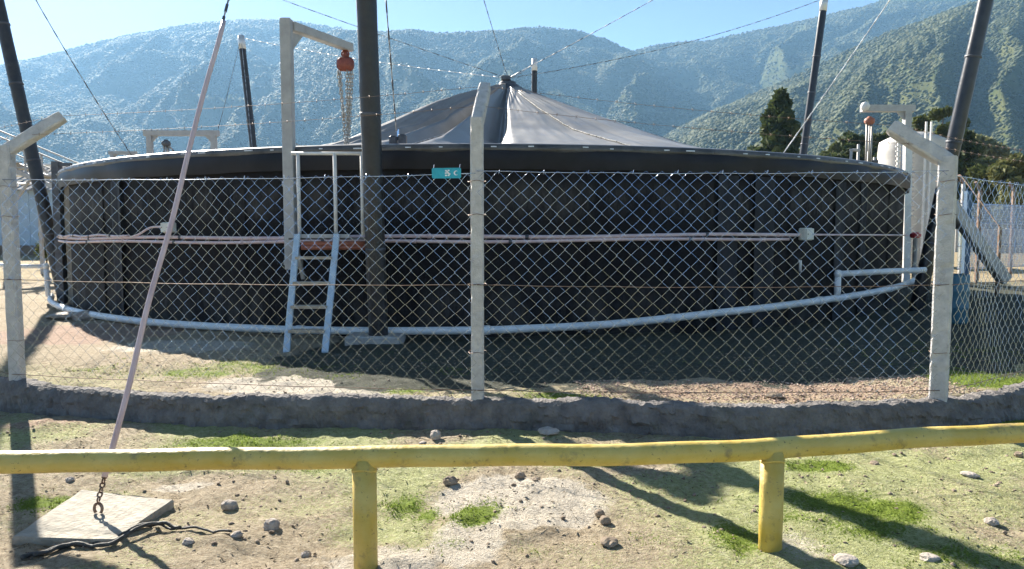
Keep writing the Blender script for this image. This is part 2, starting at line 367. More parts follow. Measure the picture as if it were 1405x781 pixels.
MOSS_OUT = [(1180, 700, 170, 40, .72), (1010, 740, 60, 26, .75), (660, 705, 50, 22, .85), (630, 745, 45, 16, .55), (590, 700, 25, 14, .6), (330, 603, 130, 14, .7), (60, 690, 70, 22, .7), (1130, 640, 60, 12, .7), (820, 640, 80, 10, .6), (1350, 770, 150, 40, .55), (760, 755, 60, 20, .5), (560, 690, 45, 18, .5), (1390, 578, 60, 14, .8), (400, 640, 90, 10, .4), (870, 740, 90, 20, .45)]
MOSS_IN = [(780, 545, 70, 10, .85), (560, 530, 90, 8, .6), (300, 505, 160, 14, .62), (500, 512, 60, 8, .55), (1370, 520, 80, 14, .9), (150, 505, 90, 12, .5), (620, 510, 30, 10, .5)]
DUST_OUT = [(710, 685, 130, 40, 1.), (640, 740, 60, 40, .75), (520, 770, 90, 30, .8), (900, 640, 90, 20, .4), (260, 665, 90, 14, .55), (1090, 750, 60, 26, .6), (440, 770, 120, 30, .5), (780, 700, 60, 25, .6)]
DUST_IN = [(430, 525, 170, 12, .95), (250, 470, 170, 16, .65), (480, 535, 60, 6, .8)]
RED = [(1080, 535, 230, 14, 1.1), (130, 450, 170, 30, .9), (60, 590, 120, 18, .8), (880, 590, 300, 10, .5), (900, 680, 120, 40, .5)]
moss = np.where(inside, blobs(MOSS_IN, .2), blobs(MOSS_OUT)) * (.45 + 1.1 * fbm(gxx * 4, gyy * 4, 35, 4)) + .6 * (mid - .5)
rc = np.hypot(gxx - CX - 2.4, gyy - CY + 3.3)
moss = moss + np.where(inside & (gyy < 22), .12 * sstep(.9, 1.9, sdg) + .3 * (gxx > 4), 0)  # real grass on the right; the inner-yard lift also paints in tank shade
dust = 1.25 * np.where(inside, blobs(DUST_IN, .2), blobs(DUST_OUT)) + .5 * (big - .5)
thin = np.where(inside, .5 * np.exp(-(sdg / 1.8) ** 2), .56 + .10 * np.clip(gxx / 2, -1, 1) + .9 * (mid - .5)) + .5 * (big - .5)
thin = thin * (gyy < 40) - .5 * np.clip(dust, 0, 1)
redd = np.where(inside, blobs(RED, .2), blobs(RED)) + .3 * (big - .5)
dryv = sstep(19, 26, gyy) * .9
rt = np.hypot(gxx - CX - .8, gyy - CY); tank_shade_v = np.where(inside & (gyy < 24), sstep(14.7, 13.9, rt + 1.6 * (mid - .5)) * sstep(-3.6, -1.6, gxx + 1.5 * (big - .5)), 0)  # shade painted where the tank's shadow falls on the yard, ragged edge
attr(ground, 'tank_shade', tank_shade_v); attr(ground, 'moss', moss); attr(ground, 'dust', dust); attr(ground, 'thin', thin); attr(ground, 'red', redd); attr(ground, 'dry', dryv)

# kerb: a rough cast concrete upstand under the fence
kd = np.array(smoothpath([(a, b, 0) for a, b in KP], 230))
prof = np.array([(-.14, -.15), (-.128, -.03), (-.122, .02), (-.115, .06), (-.11, .10), (-.103, .14), (-.094, .175), (-.08, .208), (-.055, .230), (-.02, .236), (.02, .235), (.055, .228), (.085, .212), (.10, .17), (.11, .02), (.11, -.15)])
m = len(prof); tg = np.gradient(kd[:, :2], axis=0); tg /= np.linalg.norm(tg, axis=1)[:, None]; nm = np.c_[-tg[:, 1], tg[:, 0]]
px_, zz_ = kd[:, 0][:, None], prof[:, 1][None, :]; py_ = kd[:, 1][:, None]; jj = np.arange(m)[None, :]
w = (fbm(px_ * 4 + zz_ * 8, py_ * 4 + zz_ * 11, 41, 3) - .5) * .06 + (vnoise(px_ * 26 + jj * 9.1, py_ * 26 + jj * 3.3, 43) - .5) * .030 + (vnoise(px_ * 60 + jj * 5.1, py_ * 60 + jj, 47) - .5) * .016
off = prof[:, 0][None, :] * 1.05 + w; hz = .035 * (fbm(px_ * 1.3, py_ * 1.3, 5, 3) - .5)
top_ = (zz_ > .09); vz = zz_ + np.where(top_, hz + w * .7, 0)
v = np.stack([px_ + nm[:, 0:1] * off, py_ + nm[:, 1:2] * off, vz], -1).reshape(-1, 3)
ii = (np.arange(len(kd) - 1)[:, None] * m + np.arange(m - 1)[None, :]).ravel(); f = np.c_[ii, ii + 1, ii + m + 1, ii + m]
struct(fast_mesh('kerb', v, np.array(f)[:, ::-1], M['kerb'], False))

# hills: one height field, ridge crests at their own distances
def crest(pts, az): return np.interp(az, [p[0] for p in pts], [p[1] for p in pts])
RIDGES = [   # (crest elevation: px along the horizon -> px above it), crest distance, foot distance
    ([(-1800, 60), (-900, 130), (-500, 170), (0, 222), (110, 246), (200, 266), (290, 281), (340, 285), (400, 285), (470, 275), (540, 245), (640, 185), (760, 120), (900, 40), (1000, 0)], 3300, 1200),
    ([(250, 60), (350, 190), (420, 255), (470, 272), (520, 270), (570, 272), (620, 266), (690, 270), (740, 275), (790, 271), (830, 260), (860, 247), (890, 236), (950, 200), (1020, 145), (1100, 80)], 2500, 1000),
    ([(700, 60), (800, 170), (870, 245), (900, 254), (935, 256), (970, 258), (1040, 273), (1100, 285), (1160, 300), (1210, 316), (1300, 330), (1405, 335), (1600, 320), (2000, 260), (2600, 160), (3200, 80)], 2650, 1200),
    ([(860, 90), (920, 138), (960, 160), (1010, 182), (1060, 205), (1120, 232), (1200, 268), (1300, 304), (1405, 330), (1700, 330), (2200, 240), (3200, 60)], 1300, 480),
    ([(280, 70), (330, 105), (400, 150), (480, 190), (560, 225), (610, 240), (660, 215), (720, 170), (800, 110), (900, 60)], 2600, 1000),
    ([(560, 60), (640, 130), (700, 175), (760, 190), (830, 160), (900, 110), (960, 60)], 1900, 800),
    ([(1100, 60), (1180, 110), (1260, 175), (1330, 205), (1405, 190), (1600, 150), (2000, 60)], 950, 430),
]
azs = np.linspace(-64, 64, 900); rs = np.concatenate([np.linspace(420, 3900, 270), np.linspace(3940, 4700, 12)])
A, Rr = np.meshgrid(np.radians(azs), rs); U = 702.5 + 1000 * np.tan(A); ca = np.cos(A)
HX, HY = Rr * np.sin(A), Rr * ca
def hill_h(X, Y):
    r = np.hypot(X, Y); u = 702.5 + 1000 * X / Y; d = Y
    z = np.full(np.shape(X), -40.)
    w1 = fbm(X / 420., Y / 420., 51, 4) - .5
    for k, (pts, dc, df) in enumerate(RIDGES):
        dcc = dc * (1 + .10 * (fbm(u / 260., u * 0 + k * 7., 61 + k, 3) - .5)); H = crest(pts, u) / 1000.
        t = (d - df) / (dcc - df)
        p = np.where(t < 1, np.clip(t, 0, 1) ** 1.25, 1 - .55 * (t - 1) * 2)
        # spurs and gullies running down the slope
        g = 1 - np.abs(2 * fbm((u + 150 * w1 * 2) / (115. + 20 * k), d / 1500. + k * 5, 71 + k, 3) - 1)
        g2 = 1 - np.abs(2 * fbm((u + 120 * w1 * 2) / 42., d / 700. + k * 3, 91 + k, 3) - 1)
        s = np.clip(t, 0, 1); spur = ((g - .62) * 1.0 + (g2 - .62) * .24) * s * (1 - s) * 2.0
        z = np.maximum(z, H * dcc * (p + spur * .62))
    z = z + w1 * 22 + (fbm(X / 90., Y / 90., 81, 4) - .5) * 10
    return z
HZ = hill_h(HX, HY); HZ = np.maximum(np.where(Rr < 520, HZ - 40 * (520 - Rr) / 100, HZ), -20)
na, nr = len(azs), len(rs); ii = (np.arange(nr - 1)[:, None] * na + np.arange(na - 1)[None, :]).ravel()
struct(fast_mesh('hills', np.c_[HX.ravel(), HY.ravel(), HZ.ravel()], np.c_[ii, ii + 1, ii + na + 1, ii + na], M['hill'], True))
# scrub on the slopes
def blob_mesh(n, X, Y, Z, S, HS):
    t = (1 + 5 ** .5) / 2
    iv = np.array([(-1, t, 0), (1, t, 0), (-1, -t, 0), (1, -t, 0), (0, -1, t), (0, 1, t), (0, -1, -t), (0, 1, -t), (t, 0, -1), (t, 0, 1), (-t, 0, -1), (-t, 0, 1)]) / 1.902
    fi = np.array([(0, 11, 5), (0, 5, 1), (0, 1, 7), (0, 7, 10), (0, 10, 11), (1, 5, 9), (5, 11, 4), (11, 10, 2), (10, 7, 6), (7, 1, 8), (3, 9, 4), (3, 4, 2), (3, 2, 6), (3, 6, 8), (3, 8, 9), (4, 9, 5), (2, 4, 11), (6, 2, 10), (8, 6, 7), (9, 8, 1)])
    an = rng.uniform(0, 6.28, n); c, s = np.cos(an)[:, None], np.sin(an)[:, None]
    j = 1 + rng.uniform(-.28, .28, (n, 12))
    vx = (iv[:, 0] * c - iv[:, 1] * s) * j * S[:, None] + X[:, None]; vy = (iv[:, 0] * s + iv[:, 1] * c) * j * S[:, None] + Y[:, None]
    vz = iv[:, 2] * j * HS[:, None] + Z[:, None] + HS[:, None] * .6
    return np.stack([vx, vy, vz], -1).reshape(-1, 3), (fi[None] + (np.arange(n) * 12)[:, None, None]).reshape(-1, 3)
def octa_mesh(n, X, Y, Z, S, HS):
    iv = np.array([(1, 0, 0), (0, 1, 0), (-1, 0, 0), (0, -1, 0), (0, 0, 1), (0, 0, -.6)], float); fi = np.array([(0, 1, 4), (1, 2, 4), (2, 3, 4), (3, 0, 4), (1, 0, 5), (2, 1, 5), (3, 2, 5), (0, 3, 5)])
    an = rng.uniform(0, 6.28, n); c, s = np.cos(an)[:, None], np.sin(an)[:, None]; j = 1 + rng.uniform(-.35, .35, (n, 6))
    vx = (iv[:, 0] * c - iv[:, 1] * s) * j * S[:, None] + X[:, None]; vy = (iv[:, 0] * s + iv[:, 1] * c) * j * S[:, None] + Y[:, None]
    vz = iv[:, 2] * j * HS[:, None] + Z[:, None] + HS[:, None] * .35
    return np.stack([vx, vy, vz], -1).reshape(-1, 3), (fi[None] + (np.arange(n) * 6)[:, None, None]).reshape(-1, 3)
EL = HZ / Rr; VIS = EL >= np.maximum.accumulate(EL, axis=0) - .004
nb = 900000
az = rng.uniform(-37.5, 37.5, nb); rr = rng.uniform(480, 3900, nb)
vi = VIS[np.clip(np.searchsorted(rs, rr), 0, nr - 1), np.clip(np.searchsorted(azs, az), 0, na - 1)]
az, rr = np.radians(az[vi]), rr[vi]; bx, by = rr * np.sin(az), rr * np.cos(az)
keep = rng.uniform(0, 1, len(bx)) < np.clip((fbm(bx / 150., by / 150., 101, 5) - .25) * 2.6, .40, 1)
bx, by, rr = bx[keep][:270000], by[keep][:270000], rr[keep][:270000]; n = len(bx); print('scrub', n)
S = rng.uniform(.6, 1.6, n) ** 1.8 * 2.0 * (.55 + .45 * rr / 1500)
bv, bf = octa_mesh(n, bx, by, hill_h(bx, by), S, S * rng.uniform(.6, .95, n))
stuff(fast_mesh('hillside_scrub', bv, bf, M['hilltrees'], True), 'green scrub and small trees covering the hillsides', 'scrub')
# valley trees along the foot of the hills
n = 2600; az = np.radians(rng.uniform(-40, 40, n)); rr = rng.uniform(170, 560, n); bx, by = rr * np.sin(az), rr * np.cos(az)
S = rng.uniform(2.2, 4.5, n)
bv, bf = blob_mesh(n, bx, by, ground_z(bx, by), S, S * rng.uniform(.8, 1.4, n))
stuff(fast_mesh('valley_woods', bv, bf, M['hilltrees'], True), 'belt of low trees at the foot of the hills', 'woods')
# air
HT = float(HZ.max()) + 30; hz = MB().box((0, 0, HT / 2 - 10.5), (9400, 9600, HT + 21)); m = bpy.data.materials.new('haze_air'); m.use_nodes = True; nt = m.node_tree
nt.nodes.remove(nt.nodes['Principled BSDF']); pv = nt.nodes.new('ShaderNodeVolumePrincipled'); pv.inputs['Color'].default_value = (.34, .64, 1, 1)
pv.inputs['Density'].default_value = .00011; pv.inputs['Anisotropy'].default_value = .2
nt.links.new(pv.outputs[0], nt.nodes['Material Output'].inputs['Volume'])
ho = hz.build('haze', m); stuff(ho, 'thin blue haze in the valley air', 'haze')

# ------------------------------------------------------------------ the tank
ZR = 2.78                                  # rim level
def cyl(phi, r, z): return Vector((CX + r * math.sin(phi), CY - r * math.cos(phi), z))   # phi 0 faces the camera, + to the right
D2R = math.pi / 180
tank = thing('digester_tank', 'large round black sheet-clad tank with a tented grey membrane cover', 'tank', (CX, CY, .1))
NP = 36
for k in range(NP):
    a0, a1 = (k * 360 / NP - 180) * D2R, ((k + 1) * 360 / NP - 180) * D2R
    mb = MB(); n = 8; rr_ = R - .02 + (.022 if k % 2 else 0); nz = 8
    for i in range(n + 1):
        a = a0 + (a1 - a0) * i / n + (.012 if (k % 2 and i == n) else -.012 if (k % 2 and i == 0) else 0)
        for j in range(nz + 1):
            z = -.2 + (ZR - .1 + .2) * j / nz
            w = .035 * (vnoise([a * 14], [z * 1.1], 7)[0] - .5) + .012 * (vnoise([a * 60], [z * 3], 8)[0] - .5)
            mb.v.append(tuple(cyl(a, rr_ + w, z)))
    for i in range(n):
        for j in range(nz): q = i * (nz + 1) + j; mb.f.append((q, q + nz + 1, q + nz + 2, q + 1))
    mid_a = (a0 + a1) / 2 / D2R
    o = mb.build('wall_panel', M['stain_wall'] if -95 < mid_a < -51 else M['tankwall'], tank, True)
    if -62 < mid_a < -51: o['label'] = 'stained tan end panel'
# faded vertical overlap strips
for a, w in ((22.0, 1.0), (26.0, 1.1), (-36, .9), (36.5, .8), (41, .6)):
    mb = MB()
    for i in range(5):
        aa = (a + w * (i / 4 - .5) * 2) * D2R
        for z in (.0, .8, 1.6, 2.48): mb.v.append(tuple(cyl(aa, R + .035 + .02 * math.sin(i * 2.1), z)))
    for i in range(4):
        for j in range(3): q = i * 4 + j; mb.f.append((q, q + 4, q + 5, q + 1))
    mb.build('overlap_strip', M['pilaster'], tank, True)
# skirt hanging from the rim
mb = MB(); n = 360
for i in range(n):
    a = 2 * math.pi * i / n
    wob = .012 * math.sin(a * 40) + .02 * (vnoise([i * .35], [0], 3)[0] - .5)
    for rr_, z in ((R + .085, ZR + .015), (R + .10 + wob, ZR - .04), (R + .095 + wob, ZR - .16), (R + .075 + wob * 1.4, ZR - .285 + .02 * vnoise([i * .5], [4], 4)[0])): mb.v.append(tuple(cyl(a, rr_, z)))
for i in range(n):
    for j in range(3): q, q2 = i * 4 + j, ((i + 1) % n) * 4 + j; mb.f.append((q + 1, q2 + 1, q2, q))
mb.build('skirt', M['skirt'], tank, True)
MB().tube([cyl(2 * math.pi * i / 240, R + .03, ZR + .02) for i in range(240)], .075, 8, True).build('rim_pipe', M['rim'], tank, True)
# batten clamps along the rim
for k in range(-26, 27):
    a = (k * 2.3 + random.uniform(-.5, .5)) * D2R
    c = cyl(a, R + .105, ZR + .035 + random.uniform(-.01, .01)); t = Vector((math.cos(a), math.sin(a), 0)); o_ = Vector((math.sin(a), -math.cos(a), 0))
    MB().box(c, (random.choice([.05, .08, .14]), .02, .016), (t, o_, Vector((0, 0, 1)))).build('clamp', M['galv_cap'] if k % 3 else M['darksteel'], tank)
# membrane cover: concave tent, creased where the pole cables lift it
AX, AY, AH = -.12, CY, 5.78
PR_R = ((0, .2, .5, .75, 1), (1, .73, .335, .10, 0)); PR_L = ((0, .2, .44, .65, .82, 1), (1, .73, .27, .06, .015, 0))
PR_F = ((0, .2, .4, .65, .85, 1), (1, .60, .24, .08, .03, 0))
FOLDS = [  # angle, height, left width, right width, (start, peak, end) along the slope
    (-8.0, .85, 5, 8.5, .36, .92), (-17, .75, 4.5, 5, .38, .98), (-27, .55, 5.5, 6, .45, 1.), (-38, .40, 7, 6, .5, 1.), (-62, .4, 12, 9, .6, 1.), (33, .10, 16, 12, .75, 1.), (112, .35, 14, 14, .5, 1.), (-128, .4, 14, 14, .5, 1.), (172, .3, 14, 14, .5, 1.)]
na_, nr_ = 720, 60
s_ = (.035 + .965 * (np.arange(nr_ + 1) / nr_) ** .9)[:, None] * np.ones((1, na_)); a_ = (np.arange(na_) / na_ * 360 - 180)[None, :] * np.ones((nr_ + 1, 1))
lf = np.clip((4 - a_) / 16, 0, 1) * np.clip((a_ + 150) / 50, 0, 1); z = (AH - ZR) * ((1 - lf) * np.interp(s_, *PR_R) + lf * np.interp(s_, *PR_L))
ff_ = np.clip((3.5 - a_) / 3.5, 0, 1) * np.clip((a_ + 34) / 12, 0, 1); z = z * (1 - ff_) + ff_ * (AH - ZR) * np.interp(s_, *PR_F)
for fa, A_, wl_, wr_, pk, en in FOLDS:
    d = (a_ - fa + 180) % 360 - 180; t_ = np.clip(1 - np.where(d < 0, -d / wl_, d / wr_), 0, 1)
    z = z + A_ * t_ ** 1.15 * np.where(s_ < pk, (s_ / pk) ** .8, np.clip(1 - (s_ - pk) / (en - pk), 0, 1))
leftp = np.exp(-((a_ + 30) / 26) ** 2)
z = z + (.02 + .05 * leftp) * np.sin(a_ * D2R * 34 + 1.5 * np.sin(s_ * 3)) * (1 - s_) * s_ ** .6 * 1.2
z = z + .06 * (vnoise(a_ * .22, s_ * 4, 17) - .5) * (1 - s_) ** .4 + .035 * (vnoise(a_ * .7, s_ * 9, 19) - .5) * (1 - s_) ** .4 + .015 * (vnoise(a_ * 1.3 + s_ * 9, s_ * 22, 23) - .5) * (1 - s_) ** .3
r_ = (R - .02) * s_; mb = MB()
mb.v = [tuple(q) for q in np.stack([CX + (AX - CX) * (1 - s_) + r_ * np.sin(a_ * D2R), CY - r_ * np.cos(a_ * D2R), ZR + .03 + z], -1).reshape(-1, 3)]
for j in range(nr_):
    for i in range(na_):
        i2 = (i + 1) % na_; mb.f.append((j * na_ + i, (j + 1) * na_ + i, (j + 1) * na_ + i2, j * na_ + i2))
cover = mb.build('cover', M['membrane'], tank, True)
CV = np.array(mb.v).reshape(nr_ + 1, na_, 3)
def on_cover(a, s, up=.02):
    j = int(round((max(s - .035, 0) / .965) ** (1 / .9) * nr_)); i = int(round((a + 180) / 360 * na_)) % na_
    return Vector(CV[min(j, nr_), i]) + Vector((0, 0, up))
for a, nm in ((2.0, 'seam'), (-15, 'seam'), (64, 'seam')):
    MB().tube([on_cover(a + .12 * math.sin(k), .06 + .92 * k / 24, .006) for k in range(25)], .009, 6).build(nm, M['wirewhite'], cover, True)
MB().tube([on_cover(16 + 8.5 * k / 30, .12 + .86 * k / 30, .015) for k in range(31)], .013, 6).build('rope', M['rope'], cover, True)
ap = Vector((AX, AY, AH + .02))
MB().lathe(ap, [(.0, .06), (.2, .06), (.24, .03), (.26, -.02), (.34, -.06), (.5, -.25), (.0, -.25)], 18).build('apex_cap', M['darksteel'], tank, False)
MB().box(ap + Vector((-.05, -.1, .13)), (.26, .24, .13), bev=.02).build('apex_block', M['darksteel'], tank)

# ------------------------------------------------------------------ poles and cables
POLES = [ # base xy, top dxyz, radius, material, label
    ((-10.2, 16.6), (-1.95, .35, 9.4),   .14, 'black_pole', 'thick black leaning pole at the left end of the tank'),
    ((-1.83, 9.95), (.0, -1.15, 9.4), .132, 'black_pole', 'black wrapped pole standing in front of the tank beside the ladder'),
    ((7.82, 14.1), (1.25, -.9, 9.4), .135, 'shiny_pole', 'glossy black leaning pole behind the right concrete corner post'),
    ((-9.3, 27.7), (-1.0, .6, 8.85), .135, 'black_pole', 'dark pole with pale cap rising behind the tank near the hoist davit'),
    ((9.41, 25.0), (1.22, .4, 9.45), .13, 'shiny_pole', 'glossy dark pole with pale cap behind the tank beside the conifer'),
    ((.9, 31.8), (.08, .5, 8.95), .13, 'black_pole', 'short-looking dark pole just behind the peak of the membrane cover')]
TOPS = []
for k, ((x, y), d, r_, mt, lab) in enumerate(POLES):
    z0 = gz(x, y); t = thing('guy_pole', lab, 'pole', (x, y, z0), 'black poles around the tank')
    b = Vector((x, y, z0 - .2)); tp = Vector((x, y, z0)) + Vector(d); TOPS.append(tp)
    n = 40; pts = [b.lerp(tp, i / n) for i in range(n + 1)]
    sh = MB().tube(pts, [r_ * (1 + .05 * (vnoise([i * .9], [k * 5], 2)[0] - .5) - .06 * i / n) for i in range(n + 1)], 14)
    sh.build('shaft', M[mt], t, True)
    MB().tube([tp - (tp - b).normalized() * .45, tp + Vector((0, 0, .05))], r_ * .97, 14).build('cap', M['galv_cap'], t, True)
    dn = (tp - b).normalized()
    for q in (.18, .34, .5, .66, .82):
        c = b.lerp(tp, q + random.uniform(-.03, .03)); MB().tube([c - dn * .02, c + dn * .02], r_ * 1.05, 14).build('strap', M['darksteel'], t, True)
    MB().tube([tp + Vector((math.cos(a) * .07, 0, .05 + math.sin(a) * .07)) for a in np.linspace(0, 6.28, 11)[:-1]], .012, 6, True).build('ring', M['galv'], t, True)
    if k == 1:
        p_ = Vector((x - .05, y + .05, z0))
        tag(MB().box(p_ + Vector((0, 0, .02)), (.74, .6, .22), bev=.02).build('pole_footing', M['concrete'], None, loc=(p_.x, p_.y, z0)), 'low concrete footing block under the front black pole', 'footing')
def sag(a, b, s, n=24):
    a, b = Vector(a), Vector(b); return [a.lerp(b, i / n) + Vector((0, 0, -s * 4 * (i / n) * (1 - i / n))) for i in range(n + 1)]
def cable(a, b, s, r_, m_, lab, name='stay_cable', ticks=True):
    pts = sag(a, b, s); t = thing(name, lab, 'cable', pts[0], 'stay cables of the cover')
    MB().tube(pts, r_, 6).build('strand', M[m_], t, True)
    if ticks:                              # plastic spacer sleeves that make the strand read dashed
        L = (Vector(b) - Vector(a)).length; k = int(L / .42); mb = MB()
        for i in range(1, k):
            q = i / k; p = Vector(a).lerp(Vector(b), q) + Vector((0, 0, -s * 4 * q * (1 - q))); d = (Vector(b) - Vector(a)).normalized()
            mb.tube([p - d * .09, p + d * .09], r_ * 1.35, 6)
        o = mb.build('sleeves', M['wirewhite'] if m_ == 'wirewhite' else M['darksteel'], t, True); o['kind'] = 'stuff'
APX = ap + Vector((0, 0, .16))
for k, lab, m_ in ((0, 'cable from the left leaning pole to the cover peak', 'wire'), (1, 'cable dropping from the front pole to the cover peak', 'wire'), (2, 'cable from the right glossy pole to the cover peak', 'wire'),
                   (3, 'pale dashed cable from the rear left pole to the cover peak', 'wirewhite'), (4, 'cable from the rear right capped pole to the cover peak', 'wire'), (5, 'short cable from the rear centre pole to the cover peak', 'wire')):
    cable(TOPS[k], APX, .12 if k != 4 else .3, .007 if k not in (3, 4, 5) else .008, m_, lab)
LP = on_cover(-10.5, .80)
cable(TOPS[1], LP + Vector((0, 0, .3)), .05, .010, 'wire', 'dashed cable from the front pole down to the lifting block')
tb = thing('lifting_block', 'small black pulley block sitting on the cover fold', 'pulley', LP)
MB().box(LP + Vector((-.05, 0, .1)), (.13, .2, .24), bev=.02).build('cheek', M['darksteel'], tb); MB().box(LP + Vector((.11, 0, .12)), (.13, .2, .26), bev=.02).build('cheek', M['darksteel'], tb)
MB().tube([LP + Vector((.03, 0, .15)), LP + Vector((.03, 0, .34))], .02, 6).build('shackle', M['galv'], tb)
cable(TOPS[0], on_cover(-66, .86), .25, .009, 'wire', 'dark cable from the left leaning pole down to the cover edge')
cable(TOPS[2], on_cover(31, .95), .1, .008, 'wirewhite', 'pale cable from the right glossy pole down to the cover edge')
cable(TOPS[3], P(296, 190, 26), .05, .012, 'wire', 'thin left guy of the rear left pole', ticks=False)
cable(TOPS[3], on_cover(-118, .9), .05, .012, 'wire', 'thin right guy of the rear left pole', ticks=False)

# front guy with its pink sleeve, anchored to a slab
sl_c = [(16, 737), (157, 741), (238, 686), (112, 672)]
zs = .032; sp = [G(a, b, zs) for a, b in sl_c]; ctr = sum(sp, Vector()) / 4
slab = thing('anchor_slab', 'flat concrete slab on the ground under the pink guy sleeve', 'slab', (ctr.x, ctr.y, 0))
mb = MB(); n = 10
for zz, e in ((zs - .10, 1.), (zs - .012, 1.), (zs, .985)):
    for i in range(4):
        a, b = sp[i], sp[(i + 1) % 4]
        for k in range(n):
            q = a.lerp(b, k / n); w = .012 * (random.random() - .5)
            mb.v.append((ctr.x + (q.x - ctr.x) * (e + w), ctr.y + (q.y - ctr.y) * (e + w), zz + .006 * (random.random() - .5)))
N4 = 4 * n
for r_ in range(2):
    for i in range(N4): j = (i + 1) % N4; mb.f.append((r_ * N4 + i, r_ * N4 + j, r_ * N4 + N4 + j, r_ * N4 + N4 + i))
mb.f.append(tuple(range(2 * N4, 3 * N4)))
mb.build('block', M['slab'], slab)
anc = G(135, 703, zs + .01)
MB().tube([anc + Vector((-.022 * math.cos(a), .0, .022 + .03 * math.sin(a))) for a in np.linspace(-.9, 4.04, 14)], .0085, 8).build('eye_bolt', M['rustwire'], slab, True)
top = TOPS[1]; g0 = anc + Vector((0, 0, .06))
def at_py(y):
    lo, hi = 0., 1.
    for _ in range(50):
        q = (lo + hi) / 2
        if proj(g0.lerp(top, q))[1] > y: lo = q
        else: hi = q
    return lo
guy = thing('sleeved_guy', 'long sloping guy in a pinkish plastic sleeve in front of the fence', 'guy rod', g0)
t0, t1 = at_py(655), at_py(28)
MB().tube([g0.lerp(top, t0 + (t1 - t0) * i / 30) + Vector((.006 * math.sin(i * .5), 0, .006 * math.sin(i * .8))) for i in range(31)], .0165, 12).build('sleeve', M['pink'], guy, True)
MB().tube([g0.lerp(top, t0), g0.lerp(top, 1)], .007, 6).build('strand', M['wire'], guy, True)
for q in np.linspace(t1, .98, 40): 
    c = g0.lerp(top, q); d = (top - g0).normalized()
mb = MB()
for q in np.linspace(t1, .99, 60):
    c = g0.lerp(top, q); d = (top - g0).normalized(); mb.tube([c - d * .035, c + d * .035], .012, 6)
o = mb.build('twist_clips', M['darksteel'], guy); o['kind'] = 'stuff'
def link(c, d, n_, L_, w, r_):
    d = Vector(d).normalized(); n_ = (Vector(n_) - d * Vector(n_).dot(d)).normalized(); pts = []
    for a in np.linspace(0, 2 * math.pi, 15)[:-1]:
        pts.append(c + d * (math.cos(a) * w + (L_ / 2 - w) * (1 if math.cos(a) > 0 else -1)) + n_ * math.sin(a) * w)
    return MB().tube(pts, r_, 6, True)
d = (g0.lerp(top, t0) - g0).normalized(); L0 = (g0.lerp(top, t0) - g0).length; nl = 6
for i in range(nl):
    c = g0 + d * (L0 + .02) * (i + .5) / nl
    link(c, d, (1, 0, 0) if i % 2 else (0, 1, 0), L0 / nl * 1.3, .0125, .0052).build('chain_link', M['rustwire'], guy, True)
# hose lying round the slab
hp = [(30, 770), (64, 757), (100, 752), (150, 746), (186, 734), (212, 727), (262, 733), (318, 741)]
pts = smoothpath([G(a, b, 0) for a, b in hp], 8); pts = [Vector((p.x, p.y, gz(p.x, p.y) + .014)) for p in pts]
tag(MB().tube(pts, [.0125 if i < 40 else .0065 for i in range(len(pts))], 8).build('hose', M['rubber'], None, True, loc=pts[0]), 'dark hose lying on the ground past the anchor slab', 'hose')
pts = [p + Vector((.03, -.035 + .03 * math.sin(i * .21), .012)) for i, p in enumerate(pts[4:46])]
tag(MB().tube(pts, .010, 8).build('hose', M['rubber'], None, True, loc=pts[0]), 'second shorter dark hose twisted along the first by the slab', 'hose')

# ------------------------------------------------------------------ pipes on the tank wall
def wall_path(a0, a1, off, zf, n=60): return [cyl((a0 + (a1 - a0) * i / n) * D2R, R + off, zf(i / n)) for i in range(n + 1)]
for k, (dz, a1) in enumerate(((.045, 30.3), (-.02, 28.5), (.085, -33))):
    pts = wall_path(-61, a1, .10 + .012 * k, lambda q: 1.45 + dz + .085 * (q if k < 2 else q * .3) + .012 * math.sin(q * 23 + k))
    t = thing('conduit', ['upper pinkish conduit running along the black tank wall', 'lower pinkish conduit running along the black tank wall', 'shorter third conduit along the left part of the tank wall'][k], 'conduit', pts[0], 'conduits on the tank wall')
    MB().tube(pts, [.027, .024, .02][k], 8).build('tube', M['pink'], t, True)
    for i in range(3, len(pts) - 1, 5):
        c = pts[i]; d = (pts[i + 1] - c).normalized()
        MB().tube([c - d * .025, c + d * .025], [.034, .031, .026][k], 8).build('saddle', M['darksteel'] if i % 2 else M['pink'], t, True)
pts = wall_path(31, 58, .10, lambda q: 1.575 - .02 * q, 20)
tag(MB().tube(pts, .016, 8).build('conduit', M['pink'], None, True, loc=pts[0]), 'thin single conduit right of the beige junction box', 'conduit', 'conduits on the tank wall')
def jbox(c, a, lab, size=(.22, .12, .16)):
    t = thing('junction_box', lab, 'junction box', c); X = Vector((math.cos(a), math.sin(a), 0)); Y = Vector((-math.sin(a), math.cos(a), 0)); Z = Vector((0, 0, 1))
    MB().box(c, size, (X, Y, Z), .015).build('case', M['box_grey'], t); MB().box(c - Y * (size[1] / 2 + .008), (size[0] * .9, .02, size[2] * .9), (X, Y, Z), .006).build('lid', M['box_grey'], t)
    for i in (-1, 1): MB().tube([c + X * i * size[0] * .3 - Y * (size[1] / 2 + .015), c + X * i * size[0] * .3 - Y * (size[1] / 2 + .025)], .01, 6).build('screw', M['darksteel'], t)
    return t
jb1 = cyl(-27.2 * D2R, R + .13, 1.69); jbox(jb1, -27.2 * D2R, 'beige junction box on the tank wall near the pink guy sleeve')
e = cyl(-33 * D2R, R + .11, 1.53)
tag(MB().tube(smoothpath([e, cyl(-31.5 * D2R, R + .12, 1.58), cyl(-29.7 * D2R, R + .12, 1.69), cyl(-27.8 * D2R, R + .12, 1.70)], 6), .018, 8).build('conduit_bend', M['pink'], None, True, loc=e), 'bent conduit rising to the left junction box', 'conduit')
